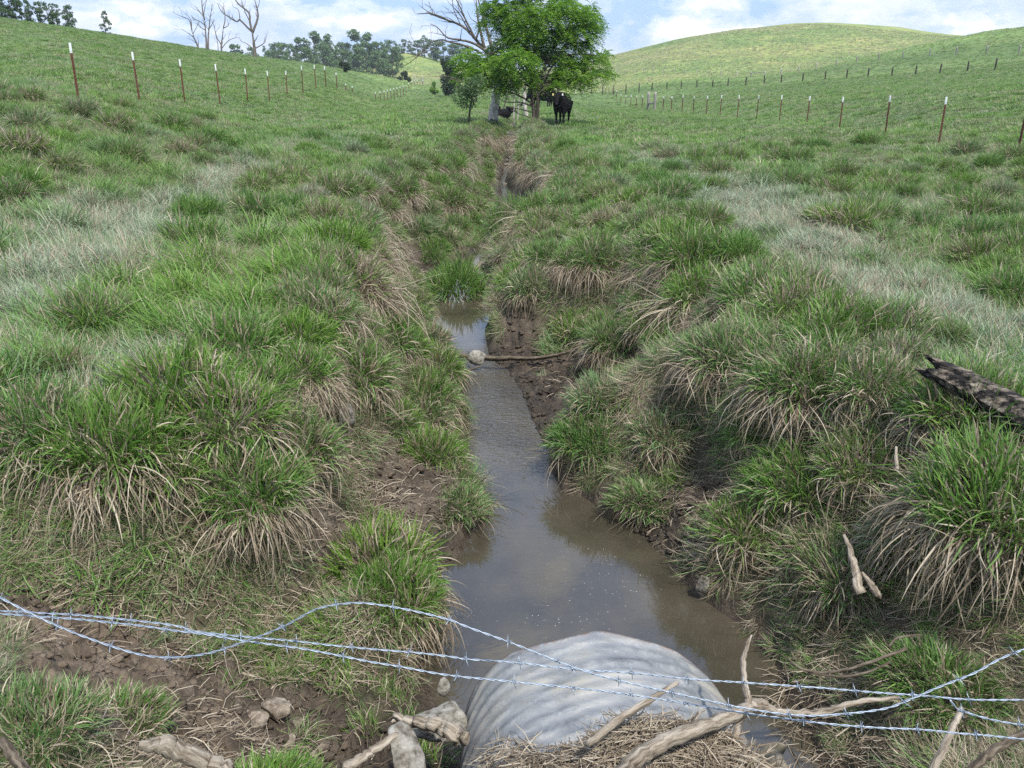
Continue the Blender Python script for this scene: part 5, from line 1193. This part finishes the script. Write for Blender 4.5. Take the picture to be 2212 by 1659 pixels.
# -------- live trees far away: a few kinds, copied
def far_tree_kind(k, h, w, tier, dead=0):
    g = random.Random(k*5+1); B = []
    for i in range(tier):
        t = i/(tier-1); z = h*(.14+.78*t); wr = w*(.55+.6*math.sin(math.pi*min(1, t*.85+.12)))*.5
        for _ in range(4):
            a = g.uniform(0, 6.28); d = wr*g.uniform(.2, .95); r = w*g.uniform(.10, .20); B.append((d*math.cos(a), d*math.sin(a), z+g.uniform(-.06, .06)*h, r, r, r*.8))
    VQR = leaf_cloud(B, 2500, k, w*.030+.06, .35); me = mesh_np('crown', VQR[0], VQR[1]); fattr(me, 'rnd', VQR[2]); me.materials.append(LEAFMID)
    mb = MB(); q, rr = limb_path(mb, [Vector((0, 0, -1)), Vector((.1, 0, h*.3)), Vector((-.1, .1, h*.6)), Vector((0, 0, h*.9))], [h*.022, h*.018, h*.012, .03], k, 7, 3)
    for b in B[::3]: limb_path(mb, [q[len(q)//2], Vector(b[:3])], [h*.008, .04], k, 4, 2)
    tm = bpy.data.meshes.new('trunk'); tm.from_pydata(mb.v, [], mb.f); tm.materials.append(BARK); return me, tm, h
KINDS = [far_tree_kind(1, 10, 7, 5), far_tree_kind(2, 12, 6, 6), far_tree_kind(3, 9, 8, 4), far_tree_kind(4, 13, 5, 7), far_tree_kind(5, 11, 9, 5), far_tree_kind(6, 8, 6.5, 4)]
def far_tree(px, pbase, ptop, zc, k, label, group, wide=1.0, name='tree'):
    q = P(px, pbase, zc); x, y = q[0], q[1]; z = T1(x, y); top = PY(px, ptop, y)[2]; h = max(2.5, top-z)
    cr, tr, h0 = KINDS[k % 6]; e = empty(name, (x, y, z-.2), px*1.7 % 6.28, label, 'tree', group); s = h/h0*1.03; e.scale = (s*wide, s*wide, s)
    for nm, me in (('crown', cr), ('trunk', tr)):
        o = bpy.data.objects.new(nm, me); COL.objects.link(o); o.parent = e
    return e
G1 = 'woodland trees on the far ridge'
front = [(509,97,128,300),(527,108,136,300),(548,104,140,310)]
sky_l = [(575,100),(594,94),(612,96),(628,97),(640,99),(653,83),(668,97),(682,88),(698,76),(714,90),(730,97),(744,93),(757,97),(770,99),(783,73),(795,80),(806,98),(819,92),(833,97),(846,88),(860,95),(874,86),(888,88),(902,87),(917,77),(931,86),(944,92),(958,92),(972,96),(985,96),(998,98),(1012,100)]
DET = ['', '']
for i, (px, tp) in enumerate(sky_l):
    zc = 330 if px > 850 else 318-(i % 3)*8; far_tree(px, 140 if px < 850 else 128, tp, zc, i*7+3, 'distant woodland tree on the hazy far ridge', G1, 1.0+.25*((i*37) % 5)/5)
row2 = [(563,118),(580,112),(600,110),(622,112),(645,108),(664,104),(686,106),(705,100),(722,108),(741,112),(762,112),(776,104),(792,108),(812,112),(828,116),(848,104),(856,112)]
for i, (px, tp) in enumerate(row2): far_tree(px, 150, tp, 285-(i % 2)*12, i*5+1, 'distant woodland tree on the slope in front of the far ridge', 'woodland trees below the far ridge', 1.05)
for i, (px, tp, pb, zc) in enumerate(front): far_tree(px, pb, tp, zc, i+2, ['small hazy tree just left of the tallest dead tree', 'hazy tree behind the tallest dead tree', 'hazy tree right of the tallest dead tree trunk'][i], 'hazy trees near the dead trees')
for i, (px, tp, pb, w, lab) in enumerate([(8,-2,52,1.6,'dense tree at the extreme left on the hill crest'),(28,-14,52,1.3,'tall tree at the upper left corner with sky gaps'),(50,4,54,1.4,'dark tree in the upper left corner group'),(68,12,54,.7,'thin tree at the right end of the upper left group'),
    (90,38,56,1.1,'low bush on the left hill crest right of the corner trees'),(108,40,58,1.0,'low bush between corner trees and round bush'),(125,44,60,1.1,'low wide bush on the left hill crest'),(151,42,66,.9,'round bush at the right end of the left crest bushes'),(229,62,76,1.0,'tiny lone bush on the left skyline')]):
    far_tree(px, pb, tp, 92, i*3+1, lab, 'trees and bushes on the left hill crest', w, 'tree' if i < 4 else 'bush')
for i, (px, tp, pb, zc, lab) in enumerate([(1290,108,122,300,'small hazy tree showing at the right rim of the leafy tree')]): far_tree(px, pb, tp, zc, i, lab, None)

def shrub(label, px, py0, py1, wpx, zc, n, size, mt, seed, name='shrub', cat='shrub', blobs=7):
    q = P(px, py1, zc); x, y = q[0], q[1]; z = T1(x, y); top = PY(px, py0, y)[2]; h = max(.6, top-z); w = wpx/F*zc/2; g = random.Random(seed); B = []
    for _ in range(blobs):
        t = g.uniform(.15, .85); r = min(w, h/2)*g.uniform(.35, .55); B.append((x+g.uniform(-1, 1)*(w-r)*(1-.4*t), y+g.uniform(-1, 1)*(w-r)*.6, z+h*t, r, r, r))
    e = empty(name, (x, y, z), 0, label, cat); leaves('foliage', leaf_cloud(B, n, seed, size, .3), mt, e, (x, y, z)); mb = MB()
    for k in range(4): limb_path(mb, [Vector((0, 0, -.1)), Vector((g.uniform(-.2, .2)*w, 0, h*.4)), Vector((g.uniform(-.6, .6)*w, g.uniform(-.3, .3)*w, h*.85))], [.05*h/2, .03*h/2, .01], k, 5, 3)
    mb.build('stems', BARK, e); return e
shrub('dark round shrub on the left slope below the woodland', 748, 134, 160, 38, 138, 1800, .13, LEAFDARK, 2)
shrub('dark low shrub in front of the sunlit hill', 870, 152, 180, 44, 178, 1800, .16, LEAFDARK, 4)
shrub('dark cedar behind the leafy tree on its left', 968, 118, 192, 50, 112, 4200, .15, LEAFDARK, 6, 'cedar_tree', 'tree', 14)
shrub('second dark bush under the left side of the leafy tree', 992, 140, 194, 34, 108, 2200, .14, LEAFDARK, 9, 'bush', 'bush', 8)
shrub('small light green bush left of the dark cedar', 938, 166, 192, 24, 120, 800, .12, LEAF, 8, 'bush', 'bush', 5)
def sapling(label, px, pb, pt, zc, r, lean, seed, crown=None, mt=BARK):
    q = P(px, pb, zc); x, y = q[0], q[1]; z = T1(x, y); top = PY(px+lean, pt, y); e = empty('sapling', (x, y, z), 0, label, 'sapling'); g = random.Random(seed); t = Vector((top[0]-x, 0, top[2]-z)); mb = MB()
    a, rr = limb_path(mb, [Vector((0, 0, -.15)), t*.33+Vector((g.gauss(0, .05), 0, 0)), t*.66+Vector((g.gauss(0, .08), 0, 0)), t], [r, r*.85, r*.65, r*.35], seed, 7, 4)
    twigs(mb, a, rr, seed, .9, 2.2, 2, .3, .5, .35, .008); mb.build('trunk', mt, e)
    if crown:
        B = [(x+t.x*f+g.uniform(-.4, .4)*crown, y+g.uniform(-.3, .3), z+t.z*f+g.uniform(-.1, .1), crown*.4, crown*.4, crown*.28) for f in (.55, .65, .75, .85, .95, 1.0, .8, .9)]
        leaves('crown', leaf_cloud(B, 2600, seed, .045, .4), LEAFMID, e, (x, y, z))
    return e
sapling('small leafy sapling left of the pale dead trunk', 1013, 258, 178, 34, .055, 2, 3, 1.1)
sapling('grey leaning trunk just left of the leafy tree stem', 1138, 246, 185, 44, .13, -4, 5, None, DEADBARK)
sapling('slim pale stem between the dead trunk and the grey trunk', 1111, 245, 190, 45, .05, -2, 7, None, DEADBARK)
sapling('slimmer stem right of the slim pale stem', 1120, 246, 192, 46, .045, 1, 9, None, DEADBARK)
sapling('bent bare stem close behind the dead trunk', 1088, 240, 196, 48, .05, 6, 11, None, DARKDEAD)

# ================================================================== CATTLE
def cow(label, px, pfeet, zc, yaw, size, head='up', lying=False, tags=True, seed=0, side=1):
    q = P(px, pfeet, zc); x, y = q[0], q[1]; z = T1(x, y); e = empty('cow', (x, y, z-.02), yaw, label, 'cow'); e.scale = (size,)*3; mb = MB(); dz = -.62 if lying else 0
    def loft(rings, n=18):
        V = []; m = len(rings)
        for (cx, cy_, cz, ry, rz, tilt) in rings:
            for k in range(n):
                a = 2*math.pi*k/n; s = math.sin(a); c = math.cos(a); yy = ry*c*(1-.12*max(0, s)); zz = rz*s; V.append((cx-math.sin(tilt)*zz, cy_+yy, cz+math.cos(tilt)*zz+dz))
        mb.add(V, [(i*n+k, i*n+(k+1) % n, (i+1)*n+(k+1) % n, (i+1)*n+k) for i in range(m-1) for k in range(n)]+[tuple(range(n-1, -1, -1)), tuple((m-1)*n+k for k in range(n))])
    loft([(-.93,0,1.10,.06,.08,0),(-.90,0,1.06,.20,.22,0),(-.78,0,1.03,.27,.31,0),(-.55,0,1.00,.31,.36,0),(-.28,0,.96,.36,.40,0),(0,0,.94,.37,.41,0),(.25,0,.96,.34,.40,0),(.45,0,.98,.29,.39,0),(.60,0,1.00,.22,.33,0),(.72,0,1.04,.14,.24,0)])
    if head == 'up': nk = [(.50,0,1.10,.17,.26,.2),(.72,0,1.17,.145,.22,.3),(.90,0,1.23,.115,.175,.4),(1.05,0,1.28,.10,.14,.5)]; hd = [(1.00,0,1.34,.07,.09,.9),(1.07,0,1.30,.115,.13,.9),(1.15,0,1.22,.115,.125,.95),(1.24,0,1.11,.095,.10,1.0),(1.32,0,1.00,.078,.082,1.0),(1.38,0,.92,.082,.075,1.0),(1.41,0,.88,.055,.05,1.0)]
    else: nk = [(.50,0,1.02,.17,.25,-.2),(.75,0,.86,.135,.19,-.5),(.95,0,.62,.11,.15,-.8),(1.06,0,.46,.10,.13,-.9)]; hd = [(1.06,0,.50,.08,.09,.9),(1.10,0,.42,.11,.12,1.0),(1.16,0,.32,.105,.11,1.1),(1.22,0,.20,.085,.09,1.2),(1.26,0,.10,.075,.075,1.2),(1.28,0,.05,.05,.05,1.2)]
    loft(nk, 14); loft(hd, 14)
    if not lying:
        for s in (-1, 1):
            f = .05*s*(1 if seed % 2 else -1)
            mb.tube([(.46,s*.19,.95),(.48+f*.3,s*.18,.66),(.47+f,s*.165,.42),(.46+f,s*.16,.24),(.46+f,s*.16,.10),(.48+f,s*.16,.03)], [.14,.095,.062,.042,.048,.058], 12)
            mb.tube([(-.66,s*.20,1.00),(-.62-f*.3,s*.20,.72),(-.74-f,s*.18,.48),(-.70-f,s*.175,.26),(-.68-f,s*.175,.10),(-.66-f,s*.175,.03)], [.20,.14,.066,.046,.05,.058], 12)
    else:
        for s in (-1, 1): mb.tube([(.45,s*.22,.85),(.7,s*.26,.72),(.55,s*.26,.66)], [.12,.08,.05], 10); mb.tube([(-.6,s*.26,.95),(-.3,s*.34,.80),(-.6,s*.34,.70)], [.17,.11,.05], 10)
    for i, v in enumerate(mb.v):
        if lying and v[2] < 0: mb.v[i] = (v[0], v[1], v[2]*.1)
    b = mb.build('body', HIDE, e)
    rm = b.modifiers.new('remesh', 'REMESH'); rm.mode = 'VOXEL'; rm.voxel_size = .022; rm.use_smooth_shade = True
    sm = b.modifiers.new('smooth', 'SMOOTH'); sm.factor = .5; sm.iterations = 5
    hx, hz = (1.06, 1.33+dz) if head == 'up' else (1.10, .46+dz)
    for s in (-1, 1):
        m = MB(); n = 10; V = []; prof = [(0, .018), (.05, .045), (.11, .058), (.17, .045), (.22, .010)]
        for (t, w) in prof:
            for k in range(n): a = 2*math.pi*k/n; V.append((w*math.cos(a)*.35-.01*t, s*t, w*math.sin(a)-t*.22))
        m.add(V, [(i*n+k, i*n+(k+1) % n, (i+1)*n+(k+1) % n, (i+1)*n+k) for i in range(len(prof)-1) for k in range(n)]+[tuple(range(n)), tuple((len(prof)-1)*n+k for k in range(n))])
        ea = m.build('ear', HIDE, e, (hx-.02, s*.10, hz))
        if tags and (s == 1 or seed == 1):
            tm = MB(); tm.add([(.03, s*.10-.028, -.02), (.03, s*.10+.028, -.02), (.032, s*.10+.034, -.10), (.032, s*.10-.034, -.10), (.026, s*.10-.028, -.02), (.026, s*.10+.028, -.02), (.028, s*.10+.034, -.10), (.028, s*.10-.034, -.10)],
                [(0, 1, 2, 3), (7, 6, 5, 4), (0, 4, 5, 1), (1, 5, 6, 2), (2, 6, 7, 3), (3, 7, 4, 0)]); tm.build('ear_tag', TAGY if s == -1 else TAGW, ea, None, False)
        ey = MB(); ey.tube([(0, 0, -.012), (0, 0, -.008), (0, 0, .008), (0, 0, .012)], [.004, .014, .014, .004], 8); ey.build('eye', EYEM, e, ((1.19 if head == 'up' else 1.17), s*.098, (1.235 if head == 'up' else .32)+dz))
    m = MB(); m.tube(smooth_path([(-.92,0,1.22+dz),(-1.0,.01,1.05+dz),(-.99,.02,.80+dz),(-.97,.02,max(.1,.58+dz)),(-.97,.02,max(.03,.45+dz))], 4), resample_r([.035,.025,.018,.022,.04,.012], 17), 8); m.build('tail', HIDE, e)
    if not lying:
        m = MB(); 
        for k in range(12): a = random.Random(k).uniform(-.03, .03)
    return e
cow('black cow with ear tags facing the camera on the bank right of the leafy tree', 1213, 275, 35.0, R(-103), 1.02, 'up', False, True, 1)
cow('black cow grazing side-on behind the leafy tree stem, its rump toward the tagged cow', 1163, 238, 62, R(172), 1.12, 'down', False, False, 2)
cow('black cow behind the grazing one, mostly hidden by tree stems', 1176, 236, 68, R(200), 1.08, 'down', False, False, 3)
cow('black calf lying in the grass beside the pale dead trunk', 1085, 249, 47, R(20), .72, 'up', True, False, 4)

# ================================================================== the cloud that shades the foreground
def cloud():
    C = Vector((0, 22, 0)) + S/S.z*360
    n = 48; V = []; Fs = []
    g = np.linspace(0, math.pi, 25); h = np.linspace(0, 2*math.pi, n, endpoint=False)
    TH, PH = np.meshgrid(g, h, indexing='ij')
    rx, ry, rz = 175, 140, 38
    X = np.sin(TH)*np.cos(PH); Y = np.sin(TH)*np.sin(PH); Zc = np.cos(TH)
    k = 1+.16*fbm(X*3+9, Y*3+Zc*2, 301, 4)
    Zs = np.where(Zc > 0, Zc*1.0, Zc*.45)
    V = np.stack([X*rx*k, Y*ry*k, Zs*rz*k], -1).reshape(-1, 3)
    i = np.arange(24)[:, None]; j = np.arange(n)[None, :]
    Fq = np.stack([i*n+j, (i+1)*n+j, (i+1)*n+(j+1) % n, i*n+(j+1) % n], -1).reshape(-1, 4)
    m, t, b = mat('cloud'); t.nodes.remove(b)
    d = t.nodes.new('ShaderNodeBsdfDiffuse'); d.inputs[0].default_value = (.95, .95, .95, 1)
    tr = t.nodes.new('ShaderNodeBsdfTranslucent'); tr.inputs[0].default_value = (.95, .95, .96, 1)
    mx = t.nodes.new('ShaderNodeMixShader'); mx.inputs[0].default_value = .6
    L(t, d.outputs[0], mx.inputs[1]); L(t, tr.outputs[0], mx.inputs[2]); L(t, mx.outputs[0], t.nodes['Material Output'].inputs[0])
    tp = t.nodes.new('ShaderNodeBsdfTransparent'); m2 = t.nodes.new('ShaderNodeMixShader'); m2.inputs[0].default_value = .80
    L(t, mx.outputs[0], m2.inputs[1]); L(t, tp.outputs[0], m2.inputs[2]); L(t, m2.outputs[0], t.nodes['Material Output'].inputs[0])
    put(link('cloud', mesh_np('cloud', V, Fq), m, None, tuple(C)), 'white cloud high over the pasture', 'cloud', None, 'structure')
cloud()

# ================================================================== the air
def haze():
    mb = MB(); mb.box((0, 0, 28), (5600, 5600, 74)); m = bpy.data.materials.new('haze'); m.use_nodes = True; t = m.node_tree; t.nodes.clear()
    v = t.nodes.new('ShaderNodeVolumePrincipled'); o = t.nodes.new('ShaderNodeOutputMaterial'); L(t, v.outputs[0], o.inputs['Volume'])
    v.inputs['Color'].default_value = (.78, .86, 1, 1); v.inputs['Density'].default_value = .00033; v.inputs['Anisotropy'].default_value = .2
    put(mb.build('haze', m, None, None, False), 'faint blue air over the pasture', None, None, 'stuff')
haze()
